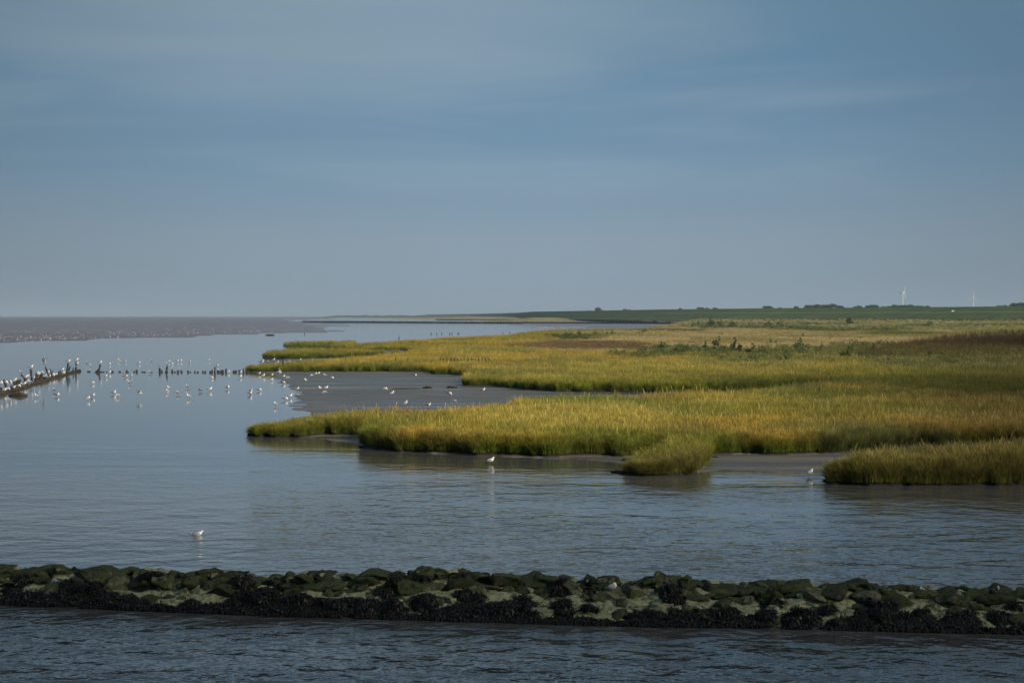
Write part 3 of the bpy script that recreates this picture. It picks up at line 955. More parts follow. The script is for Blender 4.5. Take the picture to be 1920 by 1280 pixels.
# x, row of the crown's top, distance, width factor
TREES = [(1122, 577.5, 3300, 1.0), (1170, 579.5, 3500, .8), (1180, 580.3, 3500, .8), (1276, 578.6, 3000, .6), (1310, 576.2, 2900, 1), (1325, 577, 2900, .9), (1342, 577.6, 2950, .8), (1435, 573.3, 2600, 1.1),
         (1462, 576, 2800, .6), (1494, 575.0, 2700, .7), (1512, 572, 2600, .9), (1522, 571.2, 2620, 1), (1533, 571.6, 2600, 1), (1544, 570.9, 2610, 1.1), (1554, 571.3, 2590, .9), (1563, 570.6, 2600, 1), (1572, 572.8, 2600, .8),
         (1603, 574.4, 2700, .8), (1612, 574, 2700, .9), (1626, 572.3, 2600, .9), (1635, 571.2, 2600, 1.1), (1643, 572.6, 2620, .8), (1655, 574.3, 2650, .8), (1666, 573.6, 2600, .8), (1678, 572.4, 2600, 1), (1686, 571.8, 2610, 1),
         (1698, 571.4, 2590, 1), (1708, 572.2, 2600, 1), (1718, 572.9, 2620, .9), (1729, 573.4, 2600, .9), (1740, 574, 2600, .7), (1872, 572.4, 2500, .7), (1884, 571.6, 2500, .8), (1905, 569, 2450, 1.2), (1916, 566.5, 2450, 1.2), (1931, 565.5, 2450, 1.3), (1950, 566.5, 2450, 1.2)]
WORDS = ['first', 'second', 'third', 'fourth', 'fifth', 'sixth', 'seventh', 'eighth', 'ninth', 'tenth', 'eleventh', 'twelfth']


def ordw(i):
    if i < 12: return WORDS[i]
    k = i + 1
    return '%d%s' % (k, 'th' if 10 < k % 100 < 14 else {1: 'st', 2: 'nd', 3: 'rd'}.get(k % 10, 'th'))


for i, (x_, ty, D_, w_) in enumerate(TREES):
    o = tp[i % 3] if i < 3 else copy_tree(tp[i % 3])
    topz = H + (HY - ty + 1.0) * D_ / F
    s_ = topz / 20.0
    o.location = at(x_, D_, 0.5); o.scale = (s_ * w_ * 1.25, s_, s_); o.rotation_euler.z = random.uniform(-.4, .4)
    tag(o, 'dark distant tree behind the dyke, %s from the left along the horizon' % ordw(i), 'tree', 'trees behind the dyke')

# low far shore
def ridge(name, px0, px1, D0_, D1_, ztop, mat, seed, depth=250):
    r = np.random.default_rng(seed); k = 160; V = []; Fc = []
    for i in range(k):
        f = i / (k - 1); px_ = px0 + (px1 - px0) * f; D_ = D0_ + (D1_ - D0_) * f
        zt = ztop(f) * (0.75 + 0.5 * float(fbm(np.array([i * .23 + seed]), np.array([seed * 1.3]), 4)[0]))
        a = at(px_, D_)
        V += [(a.x, a.y - depth, 0.0), (a.x, a.y - depth * .7, zt * .55), (a.x, a.y, zt), (a.x, a.y + depth, 0)]
        if i:
            b0 = (i - 1) * 4
            for j in range(3): Fc.append((b0 + j, b0 + 4 + j, b0 + 5 + j, b0 + 1 + j))
    return link(name, mesh_from(name, V, Fc), mat)


shore_m = simple('far_marsh_turf', (0.075, 0.10, 0.045), 0.9, 0.6, 0.012, 0.1)
rd = ridge('far_shore', 605, 1020, 7600, 5200, lambda f: 1.0 + 7.0 * min(1, f * 14), shore_m, 3, 500); tag(rd, kind='structure')

# ------------------------------------------------------------------ wind turbines
tw = simple('turbine_white', (0.55, 0.56, 0.57), 0.5, 0.03, 0.1)


def turbine(px, hub_y, D, r, yaw, phase, label):
    hz = H + (HY - hub_y) * D / F
    root = empty('wind_turbine', at(px, D, 0), yaw)
    V, Fc = tube([(0, 0, -1), (0, 0, hz * .5), (0, 0, hz - .8)], [1.4, 1.15, .85], 20)
    link('tower', mesh_from('tower', V, Fc, True), tw, root)
    V, Fc = tube([(0, 5.5, hz), (0, 4, hz + .1), (0, -1, hz + .1), (0, -3, hz)], [1.0, 1.8, 1.9, 1.2], 12)
    link('nacelle', mesh_from('nacelle', V, Fc, True), tw, root)
    V, Fc = tube([(0, -2.9, hz), (0, -3.8, hz), (0, -4.8, hz)], [1.3, 1.2, .3], 12)
    link('hub', mesh_from('hub', V, Fc, True), tw, root)
    for k in range(3):
        a = phase + k * 2 * PI / 3
        d = Vector((math.sin(a), 0, math.cos(a))); sd_ = Vector((math.cos(a), 0, -math.sin(a)))
        V = []; Fc = []
        st = [(0.04, .7, .5), (0.12, 1.0, .5), (0.25, 1.7, .35), (0.6, 1.1, .25), (1.0, .35, .1)]
        for (q, w, th) in st:
            c = Vector((0, -3.9, hz)) + d * (r * q)
            V += [c - sd_ * w * .35, c + Vector((0, th, 0)), c + sd_ * w, c - Vector((0, th, 0))]
        for i in range(len(st) - 1):
            for j in range(4):
                Fc.append((i * 4 + j, i * 4 + (j + 1) % 4, i * 4 + 4 + (j + 1) % 4, i * 4 + 4 + j))
        Fc += [(0, 1, 2, 3), (16, 17, 18, 19)]
        link('blade', mesh_from('blade', V, Fc), tw, root)
    tag(root, label, 'wind turbine', 'wind turbines beyond the dyke')


turbine(1692.5, 548.5, 4300, 17.0, math.radians(62), math.radians(18), 'white wind turbine with its rotor turned nearly edge-on, above the dark wood')
turbine(1825, 557.0, 4600, 17.5, math.radians(-18), math.radians(8), 'white wind turbine facing the viewer, standing alone near the right edge')

# ------------------------------------------------------------------ far brushwood groynes
wood = simple('weathered_wood', (0.045, 0.038, 0.03), 0.85, 0.5, 6, 0.2, 0.5)
brush = simple('brushwood', (0.05, 0.045, 0.036), 0.95, 0.5, 2.0, 0.1)


def stake_mesh(h, r0, seed, sides=8):
    r = random.Random(seed); k = 6; path = []; rad = []
    lx, ly = r.uniform(-.05, .05), r.uniform(-.05, .05)
    for i in range(k):
        f = i / (k - 1)
        path.append((lx * math.sin(f * 3) * h, ly * math.sin(f * 2.4) * h, -0.4 + (h + .4) * f)); rad.append(r0 * (1 - .25 * f) * r.uniform(.85, 1.15))
    path.append((path[-1][0] + r0 * .2, path[-1][1], h + r0 * .4)); rad.append(r0 * .45)
    V, Fc = tube(path, rad, sides)
    V = [v + Vector((r.uniform(-1, 1), r.uniform(-1, 1), 0)) * r0 * .12 for v in V]
    return mesh_from('stake', V, Fc, True)


pm = mesh_from('groyne_post', *tube([(0, 0, -.5), (0, 0, 1.2), (0, 0, 2.1)], [.26, .24, .2], 7))
pm.materials.append(wood)


def far_groyne(x0, y0, x1, y1, label, sp, hgt=1.0):
    a = gp(x0, y0); b_ = gp(x1, y1)
    root = empty('brushwood_groyne', a)
    L = (b_ - a).length; d = (b_ - a).normalized(); nrm = Vector((-d.y, d.x, 0))
    if nrm.y < 0: nrm = -nrm
    n = int(L / sp)
    V = []; Fc = []
    nn = n * 2
    for i in range(nn + 1):
        c = d * (L * i / nn); t_h = hgt * (1.1 + random.uniform(-.15, .2))
        for (o_, z_) in ((-1.4, -.3), (-1.2, t_h), (1.2, t_h), (1.4, -.3)):
            p = c + nrm * o_; V.append((p.x, p.y, z_))
        if i:
            q = (i - 1) * 4
            for j in range(3): Fc.append((q + j, q + 4 + j, q + 5 + j, q + 1 + j))
    link('brush_fill', mesh_from('brush_fill', V, Fc), brush, root)
    rest = []
    cnt = 0
    for i in range(n + 1):
        for s in (-1, 1):
            p = d * (L * i / n) + nrm * (1.6 * s)
            zs = hgt * random.uniform(.85, 1.1)
            near = (s == -1)
            if near and i % max(1, int(math.ceil(n / 98))) == 0 and cnt < 99:
                o = bpy.data.objects.new('post', pm); COL.objects.link(o); o.parent = root; o.location = (p.x, p.y, 0); o.scale = (1, 1, zs); cnt += 1
            else: rest.append((p, zs))
    V = []; Fc = []
    for (p, zs) in rest:
        k = len(V)
        V += [(v.co.x + p.x, v.co.y + p.y, v.co.z * zs) for v in pm.vertices]
        Fc += [tuple(k + q for q in f.vertices) for f in pm.polygons]
    o = link('posts', mesh_from('posts', V, Fc), wood, root); o['kind'] = 'stuff'
    tag(root, label, 'groyne')
    return a, d, L, n


g1 = far_groyne(569, 604.2, 1300, 607.8, 'long dark brushwood groyne of paired posts crossing the far water', 4.2)
g2 = far_groyne(818, 599.8, 1180, 602.6, 'shorter dark brushwood groyne lying behind the long one', 6.0)

# ------------------------------------------------------------------ gulls
gm = [simple('gull_white', (0.80, 0.79, 0.77), 0.6, 0.04), simple('gull_grey', (0.30, 0.32, 0.35), 0.6, 0.1), simple('gull_black', (0.02, 0.02, 0.022), 0.5, 0.1),
      simple('gull_bill', (0.35, 0.12, 0.03), 0.4, 0.1)]
BODY = [(-.215, .158, .006, .004), (-.17, .163, .022, .010), (-.12, .170, .036, .022), (-.07, .178, .052, .042), (-.02, .184, .064, .058), (.04, .190, .066, .062),
        (.085, .204, .055, .056), (.112, .232, .036, .040), (.126, .262, .028, .030), (.138, .288, .031, .031), (.158, .298, .029, .028), (.178, .294, .014, .014), (.186, .290, .007, .008), (.218, .283, .003, .003)]


def gull_mesh(pose, seed=0):
    R = [list(r) for r in BODY]
    if pose == 'feed':
        hp = [(.125, .195, .036, .038), (.150, .165, .028, .028), (.165, .130, .030, .030), (.175, .108, .026, .026), (.182, .092, .013, .013), (.184, .084, .007, .007), (.192, .055, .003, .003)]
        R = R[:7] + [list(h) for h in hp]
    elif pose == 'tuck':
        hp = [(.100, .226, .038, .038), (.085, .262, .034, .034), (.070, .276, .031, .030), (.045, .276, .026, .024), (.025, .262, .010, .010), (.020, .258, .006, .006), (.0, .250, .003, .003)]
        R = R[:7] + [list(h) for h in hp]
    elif pose == 'swim':
        R = [[-.235, .205, .006, .004], [-.19, .192, .022, .010]] + R[2:6] + [[.085, .196, .052, .052], [.118, .214, .036, .038], [.134, .236, .029, .030], [.148, .256, .031, .031], [.168, .264, .029, .028], [.188, .260, .014, .014], [.196, .257, .007, .008], [.226, .251, .003, .003]]
        R = [list(r) for r in R]
    elif pose == 'fly':
        R = R[:7] + [[.115, .208, .040, .040], [.140, .214, .031, .031], [.160, .218, .030, .030], [.180, .217, .027, .026], [.198, .213, .014, .014], [.206, .210, .007, .008], [.235, .204, .003, .003]]
    V = []; Fc = []; mi = []
    S = 12
    for i, (x, z, w, h) in enumerate(R):
        if 2 <= i <= 7: w *= 1.15; h *= 1.22
        p0 = R[max(i - 1, 0)]; p1 = R[min(i + 1, len(R) - 1)]
        d = Vector((p1[0] - p0[0], 0, p1[1] - p0[1])).normalized(); up_ = Vector((-d.z, 0, d.x))
        for k in range(S):
            a = 2 * PI * k / S
            V.append(Vector((x, 0, z)) + Vector((0, 1, 0)) * math.cos(a) * w + up_ * math.sin(a) * h)
    for i in range(len(R) - 1):
        for k in range(S):
            Fc.append((i * S + k, i * S + (k + 1) % S, (i + 1) * S + (k + 1) % S, (i + 1) * S + k))
            a = 2 * PI * (k + .5) / S
            g = 0
            if pose != 'fly' and 1 <= i <= 5 and math.sin(a) > -0.35: g = 1
            if pose == 'fly' and 2 <= i <= 4 and math.sin(a) > 0.5: g = 1
            if i >= len(R) - 2: g = 3
            mi.append(g)
    Fc.append(tuple(range(S))[::-1]); mi.append(0); e = (len(R) - 1) * S; Fc.append(tuple(e + k for k in range(S))); mi.append(3)

    def slab(pts, th, mats):
        """wing: list of (front, back) point pairs"""
        s0 = len(V)
        for (f, bk) in pts:
            f = Vector(f); bk = Vector(bk); mdp = (f + bk) / 2
            V.extend([f, mdp + Vector((0, 0, th)), bk, mdp - Vector((0, 0, th * .4))])
        for i in range(len(pts) - 1):
            for j in range(4):
                Fc.append((s0 + i * 4 + j, s0 + i * 4 + (j + 1) % 4, s0 + i * 4 + 4 + (j + 1) % 4, s0 + i * 4 + 4 + j)); mi.append(mats[i])
        n_ = s0 + (len(pts) - 1) * 4; Fc.append((n_, n_ + 1, n_ + 2, n_ + 3)); mi.append(mats[-1]); Fc.append((s0 + 3, s0 + 2, s0 + 1, s0)); mi.append(mats[0])
    if pose in ('fly', 'land'):
        z0 = .205; zu = .34 if pose == 'fly' else .44; zt2 = .31 if pose == 'fly' else .56
        yk = .22 if pose == 'fly' else .15; yt = .50 if pose == 'fly' else .26
        for s in (-1, 1):
            slab([((.08, .03 * s, z0), (-.07, .03 * s, z0 - .01)), ((.11, yk * s, zu), (-.05, yk * s, zu - .02)), ((.05, (yk + yt) / 2 * s, (zu + zt2) / 2 + .01), (-.08, (yk + yt) / 2 * s, (zu + zt2) / 2 - .01)),
                  ((-.06, yt * s, zt2), (-.12, yt * s, zt2 - .01))], .008, [1, 1, 2])
    else:
        for s in (-1, 1):      # folded wings, black primaries crossing over the tail
            slab([((.07, .055 * s, .215), (.05, .058 * s, .165)), ((-.03, .066 * s, .215), (-.03, .064 * s, .165)), ((-.12, .040 * s, .196), (-.12, .040 * s, .168)), ((-.19, .018 * s, .186), (-.19, .018 * s, .172)),
                  ((-.255, -.004 * s, .190), (-.25, -.004 * s, .184))], .012, [1, 1, 2, 2])
    if pose in ('stand', 'feed', 'tuck', 'land'):
        for s in (-1, 1):
            k0 = len(Fc); tube([(.0, .028 * s, .15), (-.012, .028 * s, .075), (.0, .028 * s, -.02)], [.009, .005, .005], 6, V, Fc); mi += [3] * (len(Fc) - k0)
            k0 = len(V); V.extend([Vector((-.01, .028 * s, .004)), Vector((.045, .028 * s - .022, .003)), Vector((.05, .028 * s + .022, .003)), Vector((.01, .028 * s, .012))])
            for f in ((0, 1, 2), (0, 3, 1), (3, 2, 1), (0, 2, 3)): Fc.append(tuple(k0 + q for q in f)); mi.append(3)
    if pose == 'swim':
        V = [v - Vector((0, 0, .135)) for v in V]
    me = mesh_from('gull_' + pose, V, Fc, True)
    for m_ in gm: me.materials.append(m_)
    me.polygons.foreach_set('material_index', mi)
    return me


GMESH = {p: gull_mesh(p) for p in ('stand', 'feed', 'tuck', 'fly', 'land', 'swim')}
POSE = {'stand': 'standing', 'feed': 'head-down', 'tuck': 'preening', 'fly': 'flying', 'land': 'wing-raising', 'swim': 'swimming'}


def gull(loc, pose, heading, label, group=None, s=1.0, name='gull', cat='gull'):
    o = bpy.data.objects.new(name, GMESH[pose]); COL.objects.link(o)
    s = s * (1.2 if name == 'gull' else 1)
    o.location = loc; o.rotation_euler = (0, random.uniform(-.06, .06) if pose != 'fly' else 0, heading); o.scale = (s, s, s)
    tag(o, label, cat, group)
    return o


def on_ground(px, pyc, zc=.2):
    v_ = (pyc - HY) / (1 - zc / H)
    z = max(0.0, float(terr_z(np.array([px * 1.0]), np.array([v_]))[0]))
    v_ = (pyc - HY) / (1 - (zc + z) / H)
    z = max(-0.02, float(terr_z(np.array([px * 1.0]), np.array([v_]))[0]))
    Y = FH / v_
    return Vector(((px - 960) / F * Y, Y, z - (0.02 if z <= 0 else 0)))


groups = {
    'beyond': ('gull wading in calm water beyond the row of stakes', [(163, 679.4), (171.3, 684.4), (205, 681.5), (223.6, 674.6), (227, 677.6), (234.5, 676.8), (260.3, 679.4), (284.4, 675.4),
                (321.6, 680.5), (332, 676), (338.4, 675.7), (356, 677.8), (393.8, 674.6), (300, 684.4), (407, 684.8)]),
    'among': ('gull among the low stakes', [(204.5, 697.3), (233.6, 698.6), (282, 697.3), (303, 692), (323, 692), (339, 691.8), (427.7, 696.4), (451, 696.9)]),
    'upper': ('gull in calm water just before the stakes', [(198, 704), (236.3, 704), (246, 703.4), (396, 706.3), (450, 705), (244, 716.5), (172.8, 716)]),
    'near': ('gull in the nearer loose row on the calm water', [(70, 741), (102.2, 730.3), (107.9, 738.9), (174, 740), (164.5, 746), (213.3, 735), (222, 740.2), (317.2, 725.3), (315, 731.4), (334, 735.6), (352.2, 723.8),
              (354.8, 742.2), (376.3, 730), (392.7, 729), (427, 725.3), (470.4, 731.9), (468.6, 736.2), (486, 729.3)]),
    'edge': ('gull by the water edge below the marsh tip', [(486, 699.5), (492.7, 703.4), (509, 702.3), (508, 710.4), (525.5, 698.4), (531.6, 705.6), (540.8, 707.8), (530.5, 716), (534.2, 745.7), (543.4, 741.3), (517.4, 757)]),
    'mud': ('gull on the bare mudflat between the grass lobes', [(557.6, 728.6), (573.6, 712.6), (585.6, 703), (592, 700.5), (596.5, 699.7), (610, 702.8), (621.7, 707.4), (601, 727), (610, 726.8), (609.7, 734.5), (721.3, 728.5),
             (734.8, 737), (760.2, 755.5), (778.2, 703.7), (803.2, 759), (842, 737.7), (853.3, 752), (905.6, 730.7)]),
    'inlet': ('gull on the narrow mud inlet between two grass lobes', [(491.6, 679.4), (494.9, 675.7), (501.4, 676.8), (513, 674), (520, 679), (515, 681), (536.4, 680), (545, 678.3), (552.4, 679.6), (562.7, 674)]),
}
for gk, (txt, lst) in groups.items():
    lst = sorted(lst)
    for i, (x_, y_) in enumerate(lst):
        r_ = random.Random(int(x_ * 7 + y_ * 13))
        pose = r_.choices(['stand', 'feed', 'tuck'], [6, 2, 1.3])[0]
        hd = r_.choice([0, PI, PI, 0, 2.4, -.6, .7, -2.4]) + r_.uniform(-.35, .35)
        gull(on_ground(x_, y_), pose, hd, ('white %s %s, %s from left' % (POSE[pose], txt, ordw(i))), 'gulls on the water and mud', r_.uniform(.95, 1.12))
gull(on_ground(522.2, 696.5), 'land', 0.3, 'white gull with wings raised at the water edge below the marsh tip', 'gulls on the water and mud')
g_ = on_ground(918.5, 860.5, .2); gull(g_, 'stand', 0.05, 'grey and white gull wading alone close below the front marsh edge', 'gulls on the water and mud', .9)
g_ = on_ground(1517.5, 884.5, .2); gull(g_, 'stand', 0.75, 'white gull standing in the shallows left of the right-hand grass lobe', 'gulls on the water and mud', 0.98)
g_ = gp(370, 1003); gull(g_, 'swim', 0.12, 'gull with raised black wing tips swimming alone in the near open water', 'gulls on the water and mud', .78)
o = gull(gp(262, 748) + Vector((0, 0, .25)), 'fly', 2.9, 'gull gliding low over the calm water in front of the stakes', 'gulls in flight', 1.0)
gull(at(84, 195, 1.62), 'land', 2.8, 'gull with open wings alighting on the tilted stake of the old groyne', 'gulls on the old groyne', 1.1)
gull(at(1908, 118, H - (771 - HY) * 118 / F - .2), 'fly', 2.2, 'small dark bird flying low over the grass at the right edge', None, .7, 'bird', 'bird')

# far gulls
far = []
while len(far) < 640:
    x_ = random.uniform(-40, 1010); y_ = random.uniform(604, 641)
    lo = 640 - max(0, (x_ - 40)) * .034 if x_ < 560 else 622
    hi = 618 - (x_ + 40) * 0.013
    if x_ < 560 and (y_ > lo or y_ < hi or abs(random.gauss(0, 1)) < (lo - y_) / 22): continue
    if x_ >= 560 and (y_ < 609 or y_ > 626 - (x_ - 560) * .022 or random.random() < .45): continue
    far.append((x_, y_))
far.sort(key=lambda p: -p[1])
for i, (x_, y_) in enumerate(far[:165]):
    p = gp(x_, y_); p.z = 0.12 if p.y > 700 and x_ < 600 else 0.0
    lb = 'tiny white gull of the flock spread over the far tidal flat' if x_ < 560 else 'tiny white gull resting on the far water before the brushwood groyne'
    gull(p, random.choice(['stand', 'stand', 'feed', 'tuck']), random.uniform(0, 6.28), lb, 'far flock on the tidal flat' if x_ < 560 else 'far flock on the water', random.uniform(.75, 1.0))
rest = [Vector((gp(x_, y_).x, gp(x_, y_).y, .12)) for (x_, y_) in far[165:]]
for (a_, d_, L_, n_k) in (g1, g2):
    for i in range(int(n_k * 0.45)):
        q = random.randint(2, n_k); rest.append(a_ + d_ * (L_ * q / n_k) + Vector((0, random.choice([-1.6, 0, 1.6]), 2.0 + random.uniform(-.1, .15))))
for i in range(160):
    x_ = random.uniform(1010, 1100); p = at(x_, 1080 + random.uniform(0, 60), 0.1); rest.append(p)
V = []; Fc = []; mi = []
src = GMESH['stand']; sv = [v.co.copy() for v in src.vertices]; sf = [tuple(f.vertices) for f in src.polygons]; sm_ = [f.material_index for f in src.polygons]
for p in rest:
    k = len(V); a = random.uniform(0, 6.28); M_ = Matrix.Rotation(a, 3, 'Z') * random.uniform(.85, 1.2)
    V += [M_ @ v + p for v in sv]; Fc += [tuple(k + q for q in f) for f in sf]; mi += sm_
me = mesh_from('gull_flock', V, Fc, True)
for m_ in gm: me.materials.append(m_)
me.polygons.foreach_set('material_index', mi)
fl = link('gull_flock', me); tag(fl, 'hundreds of tiny white gulls on the farthest flats and groynes', 'gull flock', None, 'stuff')

# ------------------------------------------------------------------ old timber groyne and the row of stakes (left)
stakes = [stake_mesh(1.0, .11, 60 + i) for i in range(6)]
for s_ in stakes: s_.materials.append(wood)
# line of the old groyne on the water: (x,y) points


def gline(px):      # row of the groyne foot
    return np.interp(px, [-160, 0, 20, 60, 90, 120, 150], [772, 741, 736, 722, 713, 704, 696])


def put_stake(px, yb, htop, dx, label, group, wide=1.0, k=0):
    """stake with foot seen at (px, yb), top at row htop, leaning dx pixels"""
    p = gp(px, yb); Y = p.y; hgt = max(.12, (yb - htop) * Y / F); lean = dx * Y / F
    o = bpy.data.objects.new('stake', stakes[k % 6]); COL.objects.link(o)
    o.location = (p.x, p.y, -0.02)
    L = math.hypot(hgt, lean); o.rotation_euler = (random.uniform(-.08, .08), math.atan2(lean, hgt), 0)
    o.scale = (wide, wide, L)
    tag(o, label, 'stake', group)
    return p + Vector((lean, 0, hgt))


OLD = [(60, 713, 692, -2, 1.3, 'tall upright stake near the left end of the old groyne, a gull on top'),
       (49, 712, 702, -9, 1.2, 'stake leaning far left on the old groyne'),
       (91, 706, 688, -6, 1.1, 'thin stake leaning left under the alighting gull'),
       (97, 702, 691, -3, .8, 'short dark stake right of the one leaning left on the old groyne'), (97.5, 703, 694, 1.5, .8, 'stub leaning right close behind the thin leaning stake'),
       (125, 704, 681, 3, 1.3, 'tallest pale-topped stake of the old groyne, leaning right'), (128, 703, 686, 3.5, .9, 'dark stake just right of the tallest pale-topped one'),
       (142, 698, 678, 1, 1.2, 'upright stake at the right end of the old groyne with two gulls'), (137, 700, 689, 0, .8, 'thin stub left of the right end stake of the old groyne'),
       (68, 712, 700, 2, 2.2, 'thick broken stump left of the middle of the old groyne'), (71, 712, 703, -1, 1.6, 'low stump touching the thick broken one'),
       (76, 712, 700, 3, 2.2, 'thick stump leaning right in the middle of the old groyne'), (33, 719, 712, 0, 1.8, 'low block-like stump of the old groyne'), (38, 720, 711, -1, 1.6, 'stubby stump right of the block-like one'),
       (27, 721, 715, 0, 1.8, 'lowest stump left of the block-like one'), (105, 706, 697, 5, 1.6, 'stump under gulls, midway along the right half of the old groyne'), (110, 704, 695, 3, 1.6, 'slanting timber end among gulls on the old groyne'),
       (14, 731, 712, -6, 1.2, 'curved dark stake leaning left at the picture edge'), (22, 731, 722, 1, 1.6, 'stump behind the lowest gulls of the old groyne'), (2, 737, 726, 0, 1.4, 'stump cut off by the picture edge'),
       (147, 697, 692, 1, 1.4, 'last low stump of the old groyne, left of the gap'), (151, 697, 694, 0, 1.1, 'tiny stump ending the old groyne')]
tops = {}
for i, (x_, yb, yt_, dx, w_, lb) in enumerate(OLD):
    yb2 = float(gline(x_)) if yb > gline(x_) else yb
    tops[i] = put_stake(x_, yb2, yt_, dx, lb, 'stakes of the old groyne', w_, i)
ROW = [(165, 697, 695, 0), (168, 697, 695, 0), (186, 698, 683, 1), (179, 698, 696.5, 0), (182, 698, 694.5, 3), (190, 697.5, 696, 0), (194, 697.5, 695.8, 0), (200, 697.5, 696, 0), (210, 697.5, 694.5, 0), (223, 697.5, 695, 1), (226, 697.5, 696, 0), (237, 697.5, 693.5, 1), (240, 698, 696, 0),
       (252, 697.5, 695, 0), (256, 697.5, 692.5, 0), (267, 697.5, 696, 0), (271, 698, 696.4, 0), (285, 698, 696, 0), (299, 698, 690, 1), (303, 698, 694, 0), (310, 698.5, 685, 4), (314, 698, 695, 0), (323, 698, 693.5, 0), (328, 698, 696, 0), (334, 698.5, 694, 0), (340, 698, 694.6, 1), (352, 698, 694, 0), (357, 698, 696, 0),
       (365, 698, 694.5, 1), (371, 698.5, 696, 0), (381, 698, 695, 0), (385, 698.5, 695, 0), (394, 698.5, 695, 0), (398, 698, 692.5, 0), (403, 700, 688, 0), (408, 698, 693.5, 0), (411, 698, 694, 0), (415, 698.5, 693, 1), (418, 698.5, 693, 0), (424, 698, 691, 0), (438, 698, 694, 0), (442, 698, 694, 1), (449, 698, 693, 0), (456.5, 699, 691, 0), (462, 698.5, 693.5, 0), (465, 698.5, 694, 0)]
ROW.sort()
for i, (x_, yb, yt_, dx) in enumerate(ROW):
    tall = yb - yt_ > 7
    tp_ = put_stake(x_, yb, yt_, dx, '%s dark stake of the row running to the marsh tip, %s from the left' % ('tall' if tall else 'low', ordw(i)), 'stakes running to the marsh tip', 1.1 if tall else random.uniform(.9, 1.7), i)
    if x_ == 186: gull(tp_ + Vector((0, 0, .02)), 'stand', .2, 'gull perched on the tall lone stake right of the old groyne', 'gulls on the old groyne', 1.1)
    if x_ == 310:
        gull(tp_ + Vector((0, 0, .0)), 'stand', 2.9, 'gull perched on the tall leaning stake midway along the row', 'gulls on the old groyne', 1.0)
        gull(on_ground(316, 676.8), 'stand', .4, 'gull in the water right behind the tall leaning stake', 'gulls on the water and mud', 1.0)
# slanting prop beside the lone tall stake
V, Fc = tube([(0, 0, 0), (.35, 0, .35), (.52, 0, .85)], [.13, .11, .08], 7)
o = link('prop_timber', mesh_from('prop_timber', V, Fc, True), wood); o.location = gp(180, 698); tag(o, 'curved slanting timber leaning against the tall lone stake', 'timber')
# gulls on stakes
for (i, hd, lb) in ((0, 0.2, 'gull perched on the tall upright stake at the left of the old groyne'), (5, 0.1, 'gull perched on the tallest pale-topped stake'),
                    (7, 0.3, 'upper gull perched on the right end stake of the old groyne'), (1, 2.8, 'gull perched on the stake leaning far left')):
    gull(tops[i] + Vector((0, 0, 0)), 'stand', hd, lb, 'gulls on the old groyne', 1.15)
# sill beams and seaweed-hung rubble of the old groyne
for i, (xa, xb, off, lb) in enumerate(((-80, 28, 0, 'dark sill timber of the old groyne running out of the picture'), (24, 92, -.4, 'long dark sill timber in the middle of the old groyne'), (88, 150, 0, 'dark sill timber at the right end of the old groyne'))):
    path = []
    for f in np.linspace(0, 1, 7):
        x_ = xa + (xb - xa) * f; p = gp(x_, float(gline(x_)) + off); path.append((p.x, p.y, .04 + random.uniform(-.04, .03)))
    o_ = Vector(path[0]); path = [tuple(Vector(q) - o_) for q in path]
    V, Fc = tube(path, [random.uniform(.11, .16) for _ in path], 8)
    ob = link('sill_timber', mesh_from('sill_timber', V, Fc, True), wood, None, o_); tag(ob, lb, 'timber', 'sill timbers of the old groyne')
V, Fc = tube([(0, 0, 0), (.9, .1, .12), (1.5, 0, .05)], [.10, .22, .12], 8)
ob = link('driftwood', mesh_from('driftwood', V, Fc, True), wood, None, gp(16, 742.5)); tag(ob, 'dark flat piece of timber lying in the water below the old groyne', 'timber')

# ------------------------------------------------------------------ rocks
def rock_mesh(seed, sub=2, rough=.10):
    r = random.Random(seed); bm = bmesh.new()
    for i in range(15):
        d = Vector((r.gauss(0, 1), r.gauss(0, 1), r.gauss(0, 1))).normalized()
        bm.verts.new((d.x * .5 * r.uniform(.8, 1.1), d.y * .45 * r.uniform(.8, 1.1), d.z * .36 * r.uniform(.8, 1.1)))
    res = bmesh.ops.convex_hull(bm, input=bm.verts)
    bmesh.ops.delete(bm, geom=[g for g in res['geom_interior'] if isinstance(g, bmesh.types.BMVert)], context='VERTS')
    bmesh.ops.bevel(bm, geom=list(bm.edges), offset=.035, segments=2, affect='EDGES', profile=.5, clamp_overlap=True)
    bmesh.ops.triangulate(bm, faces=list(bm.faces))
    for _ in range(sub):
        lg = [e for e in bm.edges if e.calc_length() > .07]
        if lg: bmesh.ops.subdivide_edges(bm, edges=lg, cuts=1, use_grid_fill=True)
        bmesh.ops.triangulate(bm, faces=[f for f in bm.faces if len(f.verts) > 3])
    bm.normal_update()
    for v in bm.verts:
        q = v.co * 3.1 + Vector((seed * 3.7, 0, 0))
        v.co += v.normal * (mnoise.noise(q) * .05 + mnoise.noise(q * 3.3) * .022 + mnoise.noise(q * 8) * .010) * rough / .1
    me = bpy.data.meshes.new('boulder'); bm.to_mesh(me); bm.free(); me.shade_smooth()
    return me


